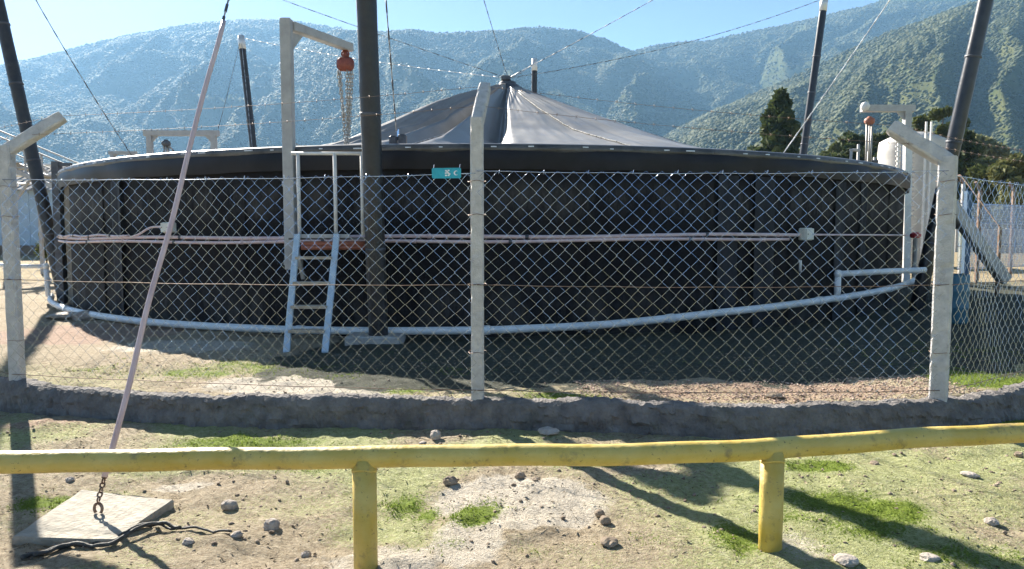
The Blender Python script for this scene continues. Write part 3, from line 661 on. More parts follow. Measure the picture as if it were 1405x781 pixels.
jbox(cyl(30.6 * D2R, R + .13, 1.585), 30.6 * D2R, 'beige junction box where the conduits end on the right', (.2, .14, .2))
MB_ = MB().tube([cyl(30.2 * D2R, R + .10, .98), cyl(30.2 * D2R, R + .10, 1.16)], .022, 8).build('conduit_stub', M['white_steel'], None, True, loc=cyl(30.2 * D2R, R + .1, .98)); tag(MB_, 'short white stub on the wall under the right junction box', 'conduit')
# drain pipe round the foot of the tank
PW = [(-60, .235, .30), (-45, .22, .34), (-30, .2, .36), (-15, .21, .38), (-5, .23, .38), (2, .25, .38), (10, .30, .38), (20, .42, .36), (32, .52, .33), (46, .60, .3), (56, .64, .28)]
wa = np.linspace(-60, 56, 90); pts = [cyl(a * D2R, R + float(np.interp(a, [p[0] for p in PW], [p[2] for p in PW])), float(np.interp(a, [p[0] for p in PW], [p[1] for p in PW]))) for a in wa]
dp = thing('drain_pipe', 'pale blue-white plastic pipe curving round the foot of the tank', 'pipe', (pts[45].x, pts[45].y, .1))
MB().tube(pts, .056, 10).build('run', M['pvc'], dp, True)
for i in (12, 24, 36, 47, 58, 70, 80):
    d = (pts[i + 1] - pts[i]).normalized(); MB().tube([pts[i] - d * .06, pts[i] + d * .06], .066, 10).build('coupling', M['pvc'], dp, True)
for i in (6, 18, 30, 41, 53, 64, 75, 85):
    q = pts[i]; o_ = Vector((CX - q.x, CY - q.y, 0)).normalized(); MB().bar(q + Vector((0, 0, -.075)), q + o_ * .34 + Vector((0, 0, -.075)), .04, .04).build('bracket', M['darksteel'], dp)
e0 = pts[0]; up = e0 + Vector((-.05, -.05, .66))
MB().tube([e0, e0 + Vector((-.04, -.04, .03)), up], .05, 10).build('riser', M['pvc'], dp, True)
MB().tube([up, up + Vector((-.6, .0, .0)), up + Vector((-1.6, .1, .06))], .045, 10).build('branch', M['pvc'], dp, True)
i = int(np.argmin([abs(proj(q)[0] - 1150) for q in pts])); r0 = pts[i]; r1 = r0 + Vector((0, 0, .40)); r2 = r1 + Vector((1.6, .3, .05))
MB().tube([r0, r1], .05, 10).build('riser', M['pvc'], dp, True)
MB().tube([r1, r1 + Vector((.8, .15, .03)), r2], .05, 10).build('branch', M['pvc'], dp, True)
for c in (r0, r1, up, e0): MB().lathe(c, [(0, -.07), (.045, -.06), (.066, 0), (.045, .06), (0, .07)], 10).build('elbow', M['pvc'], dp, True)
# red valve
vq = P(1256, 323, 17.2); t = thing('red_valve', 'small red valve wheel by the right edge of the tank', 'valve', vq)
MB().lathe(vq, [(0, -.06), (.10, -.06), (.12, -.02), (.12, .03), (.06, .07), (0, .07)], 14).build('body', M['valve_red'], t); MB().tube([vq + Vector((0, 0, -1.5)), vq], .05, 8).build('stem', M['steel'], t)

# ------------------------------------------------------------------ davit with chain hoist
db = P(400, 370, 10.68); dt_z = P(400, 26, 10.68).z
dv = thing('hoist_davit', 'grey painted steel davit bracketed to the tank wall with sloping-looking arm', 'davit', db)
MB().bar(db, (db.x, db.y, dt_z), .155, .155, bev=.012).build('mast', M['steel'], dv)
at_ = P(481, 54, 12.0); at_.z = dt_z - .08; a0 = Vector((db.x, db.y, dt_z - .08)); dd = (at_ - a0).normalized()
MB().bar(a0 + dd * .09, at_, .13, .13, bev=.012).build('arm', M['steel'], dv)
side = dd.cross(Vector((0, 0, 1)))
q0, q1, q2 = a0 + dd * .09 + Vector((0, 0, -.08)), a0 + dd * .34 + Vector((0, 0, -.08)), a0 + dd * .09 + Vector((0, 0, -.36))
MB().add([q + side * s_ for s_ in (-.01, .01) for q in (q0, q1, q2)], [(0, 1, 2), (5, 4, 3), (0, 3, 4, 1), (1, 4, 5, 2), (2, 5, 3, 0)]).build('gusset', M['steel'], dv)
for zz in (db.z + .1, db.z + 1.25): MB().box((db.x, db.y + .17, zz), (.26, .24, .07)).build('bracket', M['steel'], dv)
hk = at_ - dd * .14 + Vector((0, 0, -.075))
h = thing('chain_hoist', 'red chain hoist with hanging chains on the davit arm', 'hoist', hk + Vector((0, 0, -.3)))
MB().tube([hk + Vector((math.cos(a) * .055, 0, -.05 + math.sin(a) * .06)) for a in np.linspace(0, 6.28, 13)[:-1]], .014, 6, True).build('hook', M['hoist_red'], h, True)
hc = hk + Vector((0, 0, -.21)); mb = MB()
prof = [(0, -.12), (.07, -.12), (.105, -.10), (.112, -.03), (.13, -.03), (.13, .03), (.112, .03), (.105, .10), (.07, .12), (0, .12)]; n = 20
for r_, yy in prof:
    for k in range(n): a = 2 * math.pi * k / n; cq, sq = math.cos(a), math.sin(a); mb.v.append((hc.x + r_ * 1.05 * math.copysign(abs(cq) ** .55, cq), hc.y + yy, hc.z + r_ * .85 * math.copysign(abs(sq) ** .7, sq)))
for i in range(len(prof) - 1):
    for k in range(n): l = (k + 1) % n; mb.f.append((i * n + k, i * n + n + k, i * n + n + l, i * n + l))
mb.build('housing', M['hoist_red'], h, True)
MB().lathe(hc + Vector((0, 0, .10)), [(.0, .1), (.03, .1), (.06, 0), (0, 0)], 10).build('neck', M['hoist_red'], h, True)
zb = P(466, 205, hc.y).z
for dx, dy, zz in ((-.12, 0, zb + .5), (-.10, .05, zb), (.03, -.02, zb + .05), (.07, .02, zb + .3), (.11, 0, zb + .1)):
    p0 = hc + Vector((dx, dy, -.1)); ln = p0.z - zz; k = int(ln / .058); mb = MB()
    for i in range(k):
        c = Vector((p0.x - dx * .75 * i / k, p0.y, p0.z - (i + .5) * ln / k)); lk = link(c, (0, 0, 1), (1, 0, 0) if i % 2 else (0, 1, 0), .08, .02, .0085); mb.add(lk.v, lk.f)
    mb.build('chain', M['chain'], h, True)
lv = P(455, 207, hc.y); MB().tube([P(432, 206, hc.y), P(472, 199, hc.y)], .028, 8).build('load_bar', M['white_steel'], h, True)
MB().tube(smoothpath([P(405, 197, hc.y), P(418, 203, hc.y), P(432, 206, hc.y)], 5), .012, 6).build('tail_rope', M['chain'], h, True)

# ------------------------------------------------------------------ ladder and platform
lp = [P(408, 322, 9.75), P(462, 322, 9.75)]; lb = [G(393, 488, .1), G(446, 489, .1)]
for q in lb: q.z = gz(q.x, q.y)
ld = thing('access_ladder', 'pale blue steel ladder with five treads leaning to the tank platform', 'ladder', (lb[0] + lb[1]) / 2)
for a, b in zip(lb, lp): MB().bar(a, b, .042, .08, up=(1, 0, 0), bev=.006).build('stile', M['blue_steel'], ld)
for q in (.175, .37, .57, .79):
    a, b = lb[0].lerp(lp[0], q), lb[1].lerp(lp[1], q); MB().box((a + b) / 2, ((b - a).length - .05, .16, .035)).build('tread', M['wood'], ld)
pf = thing('access_platform', 'small platform with white guard rails and a rust-red edge above the ladder', 'platform', P(450, 325, 10.1))
x0, x1 = P(396, 322, 9.85).x, P(506, 322, 9.85).x; zp = P(450, 322, 9.85).z
MB().box(((x0 + P(480, 322, 9.85).x) / 2, 9.83, zp - .02), (P(480, 322, 9.85).x - x0, .06, .05)).build('nosing', M['steel'], pf)
MB().box(((x0 + x1) / 2, 10.12, zp - .055), (x1 - x0, .56, .03)).build('deck', M['darksteel'], pf)
for dz in (-.12, -.175): MB().tube([(P(413, 322, 9.85).x, 9.86, zp + dz), (x1, 9.86, zp + dz)], .032, 8).build('edge_beam', M['rust_red'], pf, True)
ztop = P(450, 211, 9.9).z
for px, z0 in ((411, zp), (461, zp), (498, zp + .02)):
    X_ = P(px, 322, 9.88).x; MB().tube([(X_, 9.88, z0 - .03), (X_, 9.88, ztop)], .0255, 8).build('stanchion', M['white_steel'], pf, True)
MB().tube([(P(400, 211, 9.88).x, 9.88, ztop), (x1, 9.88, ztop)], .023, 8).build('hand_rail', M['white_steel'], pf, True)
for X_ in (x0, x1): MB().bar((X_, 10.12, zp - .07), (X_, 10.5, .95), .05, .05).build('bracket', M['steel'], pf)

# ------------------------------------------------------------------ fence
fn = thing('chain_link_fence', 'chain-link fence with cranked concrete posts on a low kerb', 'fence', (-.27 * KF, 5.78 * KF, .23))
def rough_bar(mb, p0, p1, w, h, up, k=9):
    p0, p1 = Vector(p0), Vector(p1); Z = (p1 - p0).normalized(); X = Z.cross(Vector(up)).normalized(); Y = Z.cross(X); L_ = (p1 - p0).length
    n = max(6, int(L_ / .05)); o = len(mb.v); c8 = []
    for i, j in ((-1, -1), (1, -1), (1, 1), (-1, 1)):
        e = .013; a, b = w / 2, h / 2; q = [(i * a, j * (b - e)), (i * (a - e), j * b)]; c8 += q if i * j > 0 else q[::-1]
    for r_ in range(n + 1):
        c = p0.lerp(p1, r_ / n); sh_ = .93 if r_ in (0, n) else 1
        for (a, b) in c8:
            chip = 1 - (random.random() < .07) * random.uniform(.06, .16); jj_ = 1 + random.uniform(-.018, .018)
            mb.v.append(tuple(c + (X * a + Y * b) * sh_ * chip * jj_))
    for r_ in range(n):
        for k in range(8): l = (k + 1) % 8; mb.f.append((o + r_ * 8 + k, o + r_ * 8 + l, o + r_ * 8 + 8 + l, o + r_ * 8 + 8 + k))
    mb.f.append(tuple(o + k for k in range(7, -1, -1))); mb.f.append(tuple(o + n * 8 + k for k in range(8))); return mb
FP = [  # base, bend height, arm vector, width, label
    ((-4.42, 6.44), 2.36, (.385, .20, .33), .102, 'concrete post at the left end'),
    ((-.275, 5.78), 2.50, (.055, .30, .34), .102, 'middle concrete post'),
    ((3.42, 5.77), 2.20, (-.37, .18, .30), .112, 'thick concrete corner post')]
ARM = []
FP = [((x * KF, y * KF), 1.6 + (zt - 1.6) * KF, tuple(q * KF for q in arm), w * KF, lab) for (x, y), zt, arm, w, lab in FP]
for k, ((x, y), zt, arm, w, lab) in enumerate(FP):
    up = (0, 1, 0) if k < 2 else (math.sin(.62), math.cos(.62), 0)
    po = rough_bar(MB(), (x, y, .12), (x, y, zt), w * (1.15 if k == 2 else 1), w * (1.15 if k == 2 else 1), up).build('post', M['post_concrete'], fn); po['label'] = lab
    b = Vector((x, y, zt - .045)); tip = b + Vector(arm); dn = Vector(arm).normalized()
    rough_bar(MB(), b - dn * .015, tip, w * .99, w * .95, (0, 1, 0) if k != 1 else (1, 0, 0)).build('arm', M['post_concrete'], po); ARM.append((b, tip))
ARM = [(Vector((-9.2, 9.8, 2.35)), Vector((-8.9, 10.1, 2.7)))] + ARM + [(Vector((6.5, 8.15, 2.2)), Vector((6.2, 8.5, 2.5)))]
rough_bar(MB(), (-9.2, 9.8, .1), (-9.2, 9.8, 2.35), .11, .11, (0, 1, 0)).build('post', M['post_concrete'], fn)
rough_bar(MB(), (6.5, 8.15, .1), (6.5, 8.15, 2.2), .11, .11, (0, 1, 0)).build('post', M['post_concrete'], fn)
PTS = [(-9.2, 9.8), (-4.42 * KF, 6.44 * KF), (-.275 * KF, 5.78 * KF), (3.42 * KF, 5.77 * KF), (6.5, 8.15), (11.5, 14)]
def fabric(a, b, z0, z1, seed):
    a, b = Vector((*a, 0)), Vector((*b, 0)); L_ = (b - a).length; t = (b - a).normalized(); nrm = Vector((-t.y, t.x, 0)); pw, ph = .0595, .112
    nw = int(L_ / pw); nz = int((z1 - z0) / (ph / 2)); mb = MB(); r_ = .0017; ph0 = random.random() * 6
    for i in range(nw):
        pts = []
        for j in range(nz + 1):
            s_ = 1 if (i + j) % 2 else -1; x_ = (i + .5) * pw + s_ * pw * .5 * 1.03
            zz = z0 + (z1 - z0) * j / nz
            bulge = .045 * math.sin(x_ * 1.9 + ph0) * math.sin(math.pi * j / nz) + .012 * math.sin(x_ * 5.1 + zz * 3)
            yy = bulge + s_ * (.0030 if (j // 2) % 2 else -.0030)
            zz += .02 * math.sin(x_ * 2.3 + ph0 + zz) * math.sin(math.pi * j / nz)
            pts.append(a + t * (x_ + .008 * math.sin(zz * 7 + i)) + nrm * (yy - .06) + Vector((0, 0, zz)))
        mb.tube(pts, r_, 5)
    return mb
for k in range(5):
    a, b = PTS[k], PTS[k + 1]; zt = [2.06, 2.08, 2.1, 2.06, 2.06]
    o = fabric(a, b, .25, zt[k], k).build('mesh_panel', M['galv'], fn, True)
    t = (Vector((*b, 0)) - Vector((*a, 0))).normalized(); nrm = Vector((-t.y, t.x, 0)) * -.06
    for zz, mm in ((zt[k], 'galv'), (1.18, 'rustwire'), (.31, 'rustwire')):
        n = 14; pts = [Vector((*a, zz)).lerp(Vector((*b, zz)), i / n) + nrm + Vector((0, 0, -.02 * 4 * (i / n) * (1 - i / n) + .003 * math.sin(i * 2))) for i in range(n + 1)]
        MB().tube(pts, .0033, 5).build('line_wire', M[mm], fn, True)
    # tie wires that hang the mesh on the top line
    if k < 4:
        L_ = (Vector(b) - Vector(a)).length; mb = MB()
        for i in range(int(L_ / .36)):
            c = Vector((*a, zt[k])).lerp(Vector((*b, zt[k])), (i + .5) * .36 / L_) + nrm
            mb.tube([c + Vector((math.cos(q) * .004, math.sin(q) * .012, math.cos(q) * .016 - .01)) for q in np.linspace(0, 6.28, 8)[:-1]], .002, 4, True)
        o2 = mb.build('tie_wires', M['galv'], fn); o2['kind'] = 'stuff'
for q in (.3, .85):
    for k in range(len(ARM) - 1):
        a = ARM[k][0].lerp(ARM[k][1], q); b = ARM[k + 1][0].lerp(ARM[k + 1][1], q); up = Vector((0, 0, .05))
        pts = sag(a + up, b + up, .03, 12); mb = MB().tube(pts, .0017, 5); L_ = (b - a).length
        for i in range(1, int(L_ / .16)):
            c = (a + up).lerp(b + up, i * .16 / L_); w_ = i * .16 / L_; c.z -= .03 * 4 * w_ * (1 - w_)
            for s_ in (-1, 1): mb.tube([c + Vector((.006, -.012, -.013 * s_)), c + Vector((-.006, .012, .013 * s_))], .0014, 4)
        mb.build('barbed_wire', M['rustwire'], fn, True)
for k, (b, tip) in enumerate(ARM[1:4]):                     # staples of wire round the posts
    x, y = FP[k][0]; w = FP[k][3] * .62
    for zz in (.62, 1.18, 1.75, 2.02): MB().tube([(x + w * math.cos(a) * 1.15, y + w * math.sin(a) * 1.15, zz + .006 * math.sin(3 * a)) for a in np.linspace(0, 6.28, 13)[:-1]], .0025, 4, True).build('tie_wire', M['rustwire'], fn, True)
# teal sign wired to the mesh
sc_ = P(612, 237.5, 5.92); sx = .042 * 5.72
sg = thing('fence_sign', 'small teal plate with white print hung at the fence top', 'sign', sc_)
t = (Vector((*PTS[2], 0)) - Vector((*PTS[1], 0))).normalized(); nn = Vector((t.y, -t.x, 0)); Z = Vector((0, 0, 1))
fc = Vector((*PTS[1], 0)); kk = (Vector((sc_.x, sc_.y, 0)) - fc).dot(t); base = fc + t * kk + nn * .085; sc2 = Vector((base.x, base.y, sc_.z))
w_, h_ = sx * .5, .0145 * 5.72 * .5
pl = MB(); oc = [(-w_, -h_ * .8), (-w_ * .93, -h_), (w_ * .93, -h_), (w_, -h_ * .8), (w_, h_ * .8), (w_ * .93, h_), (-w_ * .93, h_), (-w_, h_ * .8)]
pl.add([sc2 + t * a + Z * b + nn * d_ for d_ in (0, .006) for a, b in oc], [tuple(range(7, -1, -1)), tuple(range(8, 16))] + [(i, (i + 1) % 8, 8 + (i + 1) % 8, 8 + i) for i in range(8)])
pl.build('plate', M['teal'], sg)
def flat(outline, name):
    MB().add([sc2 + t * a + Z * b + nn * d_ for d_ in (.007, .009) for a, b in outline], [tuple(range(len(outline) - 1, -1, -1)), tuple(range(len(outline), 2 * len(outline)))] + [(i, (i + 1) % len(outline), len(outline) + (i + 1) % len(outline), len(outline) + i) for i in range(len(outline))]).build(name, M['white_print'], sg)
for i, (a, b) in enumerate([(-.2, .5), (.1, .55), (-.22, .0), (.06, .0), (-.2, -.5), (.1, -.5), (-.05, .25), (.2, -.2)]):
    u, v_, s1, s2 = a * w_ * .6 + .012, b * h_ * .9, .0075, .0055; flat([(u - s1, v_ - s2), (u + s1, v_ - s2), (u + s1, v_ + s2), (u - s1, v_ + s2)], 'print_block')
cr = [(.67 * w_ + .019 * math.cos(a), .019 * math.sin(a)) for a in np.linspace(.8, 5.5, 16)] + [(.67 * w_ + .006 + .014 * math.cos(a), .014 * math.sin(a)) for a in np.linspace(5.2, 1.1, 16)]
flat(cr, 'print_crescent')
for s_ in (-1, 1): MB().tube([sc2 + t * w_ * .9 * s_ + Z * h_ * .7 + nn * .008, sc2 + t * w_ * .9 * s_ + Z * (h_ + .03) - nn * .02], .0025, 4).build('hanging_wire', M['galv'], sg)

# ------------------------------------------------------------------ yellow pipe rail
rp = [(-260, 634), (0, 634), (150, 632), (300, 630), (500, 627), (650, 625), (800, 624), (950, 621), (1060, 615.5), (1200, 605), (1320, 598), (1405, 594), (1650, 583)]
pts = smoothpath([G(a, b, .53) for a, b in rp], 8)
gr = thing('guard_rail', 'low yellow painted pipe rail on round posts in the foreground', 'rail', (0, 3.5, 0))
pts = [p + Vector((0, .004 * math.sin(i * .35), .002 * math.sin(i * .6))) for i, p in enumerate(pts)]
MB().tube(pts, .0525, 24).build('rail', M['yellow'], gr, True)
for px, py in ((503, 782), (1061, 771)):
    b = G(px, py, 0); q = min(pts, key=lambda p: abs(proj(p)[0] - px)); MB().tube([(q.x, q.y, -.15), (q.x, q.y, .2), (q.x, q.y, .525)], .0575, 24).build('post', M['yellow'], gr, True)
    MB().tube([(q.x + math.cos(a) * .0545, q.y + math.sin(a) * .0545, .474 + .010 * math.cos(2 * a + 3.14)) for a in np.linspace(0, 6.28, 25)[:-1]], .007, 6, True).build('weld', M['yellow'], gr, True)

# ------------------------------------------------------------------ stones, clods and low growth
def stone(px, py, size, lab, m_='stone', flat_=.7, z=0., name='stone', cat='stone'):
    c = G(px, py, z); t = (1 + 5 ** .5) / 2
    import bmesh
    bm = bmesh.new(); bmesh.ops.create_icosphere(bm, subdivisions=3, radius=1); s0 = random.random() * 50
    sx, sy = random.uniform(.85, 1.15), random.uniform(.8, 1.1); an = random.random() * 6
    for v_ in bm.verts:
        p = v_.co; k = 1 + .5 * (fbm([p.x * 1.3 + s0], [p.y * 1.3 + p.z * 1.7], 3, 3)[0] - .5) + .18 * (vnoise([p.x * 4 + s0], [p.y * 4 + p.z * 5], 5)[0] - .5)
        x_, y_ = p.x * k * sx, p.y * k * sy; v_.co = Vector((x_ * math.cos(an) - y_ * math.sin(an), x_ * math.sin(an) + y_ * math.cos(an), p.z * k * flat_)) * size
    me = bpy.data.meshes.new(name); bm.to_mesh(me); bm.free(); me.materials.append(M[m_]); o = bpy.data.objects.new(name, me); col.objects.link(o)
    o.location = (c.x, c.y, gz(c.x, c.y) + size * flat_ * .55); return tag(o, lab, cat, 'loose stones on the ground')
for a in [
    (598, 603, .055, 'rounded stone lying against the kerb under the middle fence post', 'palestone', .8),
    (580, 606, .028, 'small flat stone just left of the rounded stone by the kerb', 'stone', .5),
    (752, 602, .075, 'flat pale stone at the foot of the kerb right of the middle post', 'palestone', .35),
    (315, 694, .042, 'grey stone between the anchor slab and the left rail post', 'stone', .75),
    (373, 726, .045, 'brown stone nearest to the left rail post', 'stone', .8),
    (258, 750, .030, 'small dark stone beside the hose end', 'stone', .7),
    (325, 742, .028, 'dark stone lying on the hose', 'stone', .7),
    (96, 658, .028, 'small stone behind the anchor slab under the rail', 'stone', .7),
    (830, 716, .032, 'right stone of a close pair in the open ground', 'clod', .8),
    (822, 705, .028, 'left stone of a close pair in the open ground', 'clod', .8),
    (713, 658, .036, 'dark clod on the bare pale patch below the rail', 'clod', .7),
    (736, 662, .026, 'greenish clod right of the one on the pale patch', 'clod', .6),
    (835, 748, .048, 'broken clod in front of the stone pair', 'clod', .45),
    (618, 664, .045, 'dark clod just right of the left rail post', 'clod', .8),
    (1160, 772, .052, 'pale clod right of the right rail post', 'palestone', .45),
    (1275, 770, .04, 'small pale clod near the bottom edge of the grass', 'palestone', .5),
    (1200, 634, .032, 'dark stone under the rail right of the right post', 'clod', .6),
    (1330, 655, .05, 'flat pale clod in the grass beyond the right rail post', 'palestone', .3),
    (1360, 720, .034, 'brown clod at the right edge of the grass', 'stone', .6),
    (1398, 626, .03, 'dark stone by the rail at the right edge', 'clod', .8),
    (150, 690, .018, 'pebble on the back of the anchor slab', 'stone', .6),
    (420, 760, .028, 'small brown stone left of the left rail post foot', 'stone', .7)]:
    stone(*a)
stone(1062, 541, .07, 'dark low mound inside the fence near the corner post', 'clod', .4, .2)
stone(118, 436, .22, 'rubble heap at the left foot of the tank', 'stone', .5, .15)
o = stone(90, 436, .3, 'long pale stone slab on the ground left of the tank', 'palestone', .2, .15)

# uncounted crumbs of soil
n = 12000; X_ = rng.uniform(-4.6, 5.4, n); Y_ = rng.uniform(3.0, 9.5, n) ; sd = kerb_sd(X_, Y_); k = np.abs(sd) > .17; X_, Y_, sd = X_[k], Y_[k], sd[k]
cl = fbm(X_ * 1.3, Y_ * 1.3, 131, 4); k = rng.uniform(0, 1, len(X_)) < np.clip((cl - .38) * 3.2, .06, 1); X_, Y_ = X_[k], Y_[k]; n = len(X_)
S = .003 + .014 * rng.uniform(0, 1, n) ** 5.5
bv, bf = blob_mesh(n, X_, Y_, ground_z(X_, Y_) - S * .3, S, S * rng.uniform(.5, .8, n))
stuff(fast_mesh('soil_crumbs', bv, bf, M['clod'], False), 'crumbs of dry soil scattered over the ground', 'soil')
n = 10000; X_ = rng.uniform(-4.6, 5.4, n); Y_ = 3.0 + 6 * rng.uniform(0, 1, n) ** 1.4; k = (np.abs(kerb_sd(X_, Y_)) > .16) & (rng.uniform(0, 1, n) < np.clip((fbm(X_ * 1.9, Y_ * 1.9, 151, 4) - .36) * 3.5, .05, 1)); X_, Y_ = X_[k], Y_[k]; n = len(X_)
an = rng.uniform(0, 6.28, n); l_ = rng.uniform(.005, .02, n); w_ = rng.uniform(.0015, .005, n); Z_ = ground_z(X_, Y_) + .006; ti = rng.uniform(-.004, .006, n)
cu, su = np.cos(an), np.sin(an)
lv_ = np.stack([np.stack([X_ + cu * a * l_ - su * b * w_, Y_ + su * a * l_ + cu * b * w_, Z_ + ti * a + .003 * b], -1) for a, b in ((-1, 0), (0, -1), (1, 0), (0, 1))], 1).reshape(-1, 3)
M['litter'] = mat('dry_litter', (.07, .05, .03), (.34, .27, .17), 9, .9, lo=.4, hi=.6)
stuff(fast_mesh('litter', lv_, np.arange(4 * n).reshape(-1, 4), M['litter']), 'dry bits of leaf and straw scattered over the soil', 'litter')
# reddish gravel inside the kerb
n = 5200; X_ = rng.uniform(.6, 4.2, n); Y_ = rng.uniform(5.85, 7.1, n); sd = kerb_sd(X_, Y_); k = (sd > .14) & (sd < 1.1); X_, Y_ = X_[k], Y_[k]; n = len(X_); S = .004 + .009 * rng.uniform(0, 1, n) ** 2
M['gravel'] = mat('reddish_gravel', (.24, .15, .11), (.50, .38, .30), 40, .9)
bv, bf = blob_mesh(n, X_, Y_, ground_z(X_, Y_), S, S * .6)
stuff(fast_mesh('gravel', bv, bf, M['gravel'], False), 'reddish gravel strip just inside the kerb', 'gravel')
# moss and short grass, dense where the ground is green
from_idx = np.stack([gxx, gyy], 1)
n = 330000; X_ = rng.uniform(-5, 6, n); Y_ = 3.05 + rng.uniform(0, 1, n) ** 1.3 * 6.5
ix = np.clip(np.searchsorted(xs, X_), 0, nx - 1); iy = np.clip(np.searchsorted(ys, Y_), 0, ny - 1); mo = moss[iy * nx + ix]
sd = kerb_sd(X_, Y_); cl = fbm(X_ * 9, Y_ * 9, 141, 3)
k = (rng.uniform(0, 1, n) < np.clip((mo + .9 * (cl - .5) - .22) * 1.3, 0, 1) ** 1.4) & (np.abs(sd) > .13); X_, Y_ = X_[k], Y_[k]; mo = mo[k]; n = len(X_)
Z_ = ground_z(X_, Y_); an = rng.uniform(0, 6.28, n); hh = rng.uniform(.004, .014, n) * (1 + .6 * np.clip(mo, 0, 1)); w = rng.uniform(.003, .006, n); le = rng.uniform(-.016, .016, (n, 2))
c, s = np.cos(an) * w, np.sin(an) * w
gv = np.stack([np.stack([X_ - c, Y_ - s, Z_ - .004], -1), np.stack([X_ + c, Y_ + s, Z_ - .004], -1), np.stack([X_ + le[:, 0], Y_ + le[:, 1], Z_ + hh], -1)], 1).reshape(-1, 3)
stuff(fast_mesh('grass', gv, np.arange(n * 3).reshape(-1, 3), M['grass']), 'short bright green moss and grass in patches on the soil', 'grass')

# ------------------------------------------------------------------ trees
def tree(name, lab, px, Y, top_py, width, kind, m_, n=2600, group='trees beyond the tank', cat='tree'):
    b = P(px, 320, Y); g_ = gz(b.x, Y); tz = P(px, top_py, Y).z; H = tz - g_; W = width * Y / 1000 / 2
    t = thing(name, lab, cat, (b.x, Y, g_), group)
    tr = MB(); kk = 9; bend = [Vector((b.x + .03 * H * math.sin(i * .8) * .3, Y, g_ + H * .9 * i / kk)) for i in range(kk + 1)]
    tr.tube(bend, [max(.02, H * .022 * (1 - i / kk * .92)) for i in range(kk + 1)], 8)
    for i in range(12):
        q = random.uniform(.25, .85); p0 = bend[0].lerp(bend[-1], q); a = random.random() * 6.28; L_ = W * (1 - q * .75) * random.uniform(.5, .9)
        tr.tube([p0, p0 + Vector((math.cos(a) * L_ * .5, math.sin(a) * L_ * .5, L_ * .12)), p0 + Vector((math.cos(a) * L_, math.sin(a) * L_, L_ * .3))], [H * .008, H * .005, H * .002], 5)
    tr.build('trunk', M['bark'], t, True)
    if kind == 'cone':
        h = rng.uniform(.1, 1, n) ** .8; nlay = 11; h = (np.floor(h * nlay) + rng.beta(2, 2, n)) / nlay; rad = W * (1 - h) ** .8 * (1.05 - .35 * ((h * nlay) % 1)) + .02 * W
        a = rng.uniform(0, 6.28, n); lob = 1 + .45 * np.sin(a * 3 + np.floor(h * nlay) * 2.1) + .15 * np.sin(a * 5 + h * 9); rr_ = rad * lob * np.sqrt(rng.uniform(.15, 1, n))
        cx, cy, cz = b.x + rr_ * np.cos(a), Y + rr_ * np.sin(a), g_ + H * (.04 + .96 * np.minimum(h, 1)) - rr_ * .12
    else:
        nl = 26; lc = rng.normal(0, 1, (nl, 3)); lc /= np.linalg.norm(lc, axis=1)[:, None]; lc *= (rng.uniform(.2, 1, nl) ** .5)[:, None] * np.array([W * .8, W * .8, H * .36])
        lc[:, 2] += H * .6; ls = rng.uniform(.22, .42, nl) * min(W, H * .5); ki = rng.integers(0, nl, n); d_ = rng.normal(0, 1, (n, 3)); d_ /= np.linalg.norm(d_, axis=1)[:, None]; d_ *= (rng.uniform(.3, 1, n) ** .4)[:, None]
        p = lc[ki] + d_ * ls[ki][:, None] * np.array([1, 1, .8]); cx, cy, cz = b.x + p[:, 0], Y + p[:, 1], g_ + np.clip(p[:, 2], .05 * H, None)
    sz = (W + H * .4) * .055 * rng.uniform(.6, 1.3, n)
    u = rng.normal(0, 1, (n, 3)); u /= np.linalg.norm(u, axis=1)[:, None]; v_ = np.cross(u, rng.normal(0, 1, (n, 3))); v_ /= np.linalg.norm(v_, axis=1)[:, None]
    C_ = np.stack([cx, cy, cz], 1); u *= sz[:, None]; v_ *= (sz * .6)[:, None]
    q = np.stack([C_ - u, C_ - v_, C_ + u, C_ + v_], 1).reshape(-1, 3)
    o = fast_mesh('crown', q, np.arange(4 * n).reshape(-1, 4), M[m_], False, (b.x, Y, g_)); o.location = (0, 0, 0); o.parent = t; return t
tree('conifer_tree', 'tall dark conifer standing behind the tank beside the capped pole', 1066, 75, 126, 118, 'cone', 'leaf_dark', 4600)
tree('leafy_tree', 'dark rounded tree behind the tank left of the right gantry', 1168, 85, 172, 66, 'round', 'leaf_dark', 3600)
tree('leafy_tree', 'dark tree between the right gantry and the white tank', 1212, 80, 168, 44, 'round', 'leaf_dark', 3000)
tree('leafy_tree', 'tall olive tree showing behind the corner post arm', 1262, 78, 140, 44, 'round', 'leaf_mid', 3600)
tree('leafy_tree', 'tall narrow olive tree just left of the glossy right pole', 1287, 74, 128, 40, 'round', 'leaf_mid', 3600)
tree('leafy_tree', 'dark tree just right of the glossy right pole', 1318, 70, 178, 46, 'round', 'leaf_dark', 3200)
tree('leafy_tree', 'small round tree low behind the rear right pole', 1128, 100, 190, 40, 'round', 'leaf_mid', 2400)
tree('leafy_tree', 'low dark tree left of the conifer', 1030, 130, 196, 46, 'round', 'leaf_dark', 2000)
for px, Y, t_, w, m_, lb_ in ((1145, 105, 186, 56, 'leaf_mid', 'green tree behind the rear right pole, left of the gantry'), (1190, 110, 176, 60, 'leaf_mid', 'green tree rising behind the rusty hoist'), (1240, 115, 160, 70, 'leaf_mid', 'broad green tree behind the white storage tank'), (1300, 120, 158, 72, 'leaf_mid', 'broad green tree behind the glossy right pole'), (1345, 130, 178, 70, 'leaf_pale', 'paler green tree well behind the far fence')):
    tree('leafy_tree', lb_, px, Y, t_, w, 'round', m_, 3000)
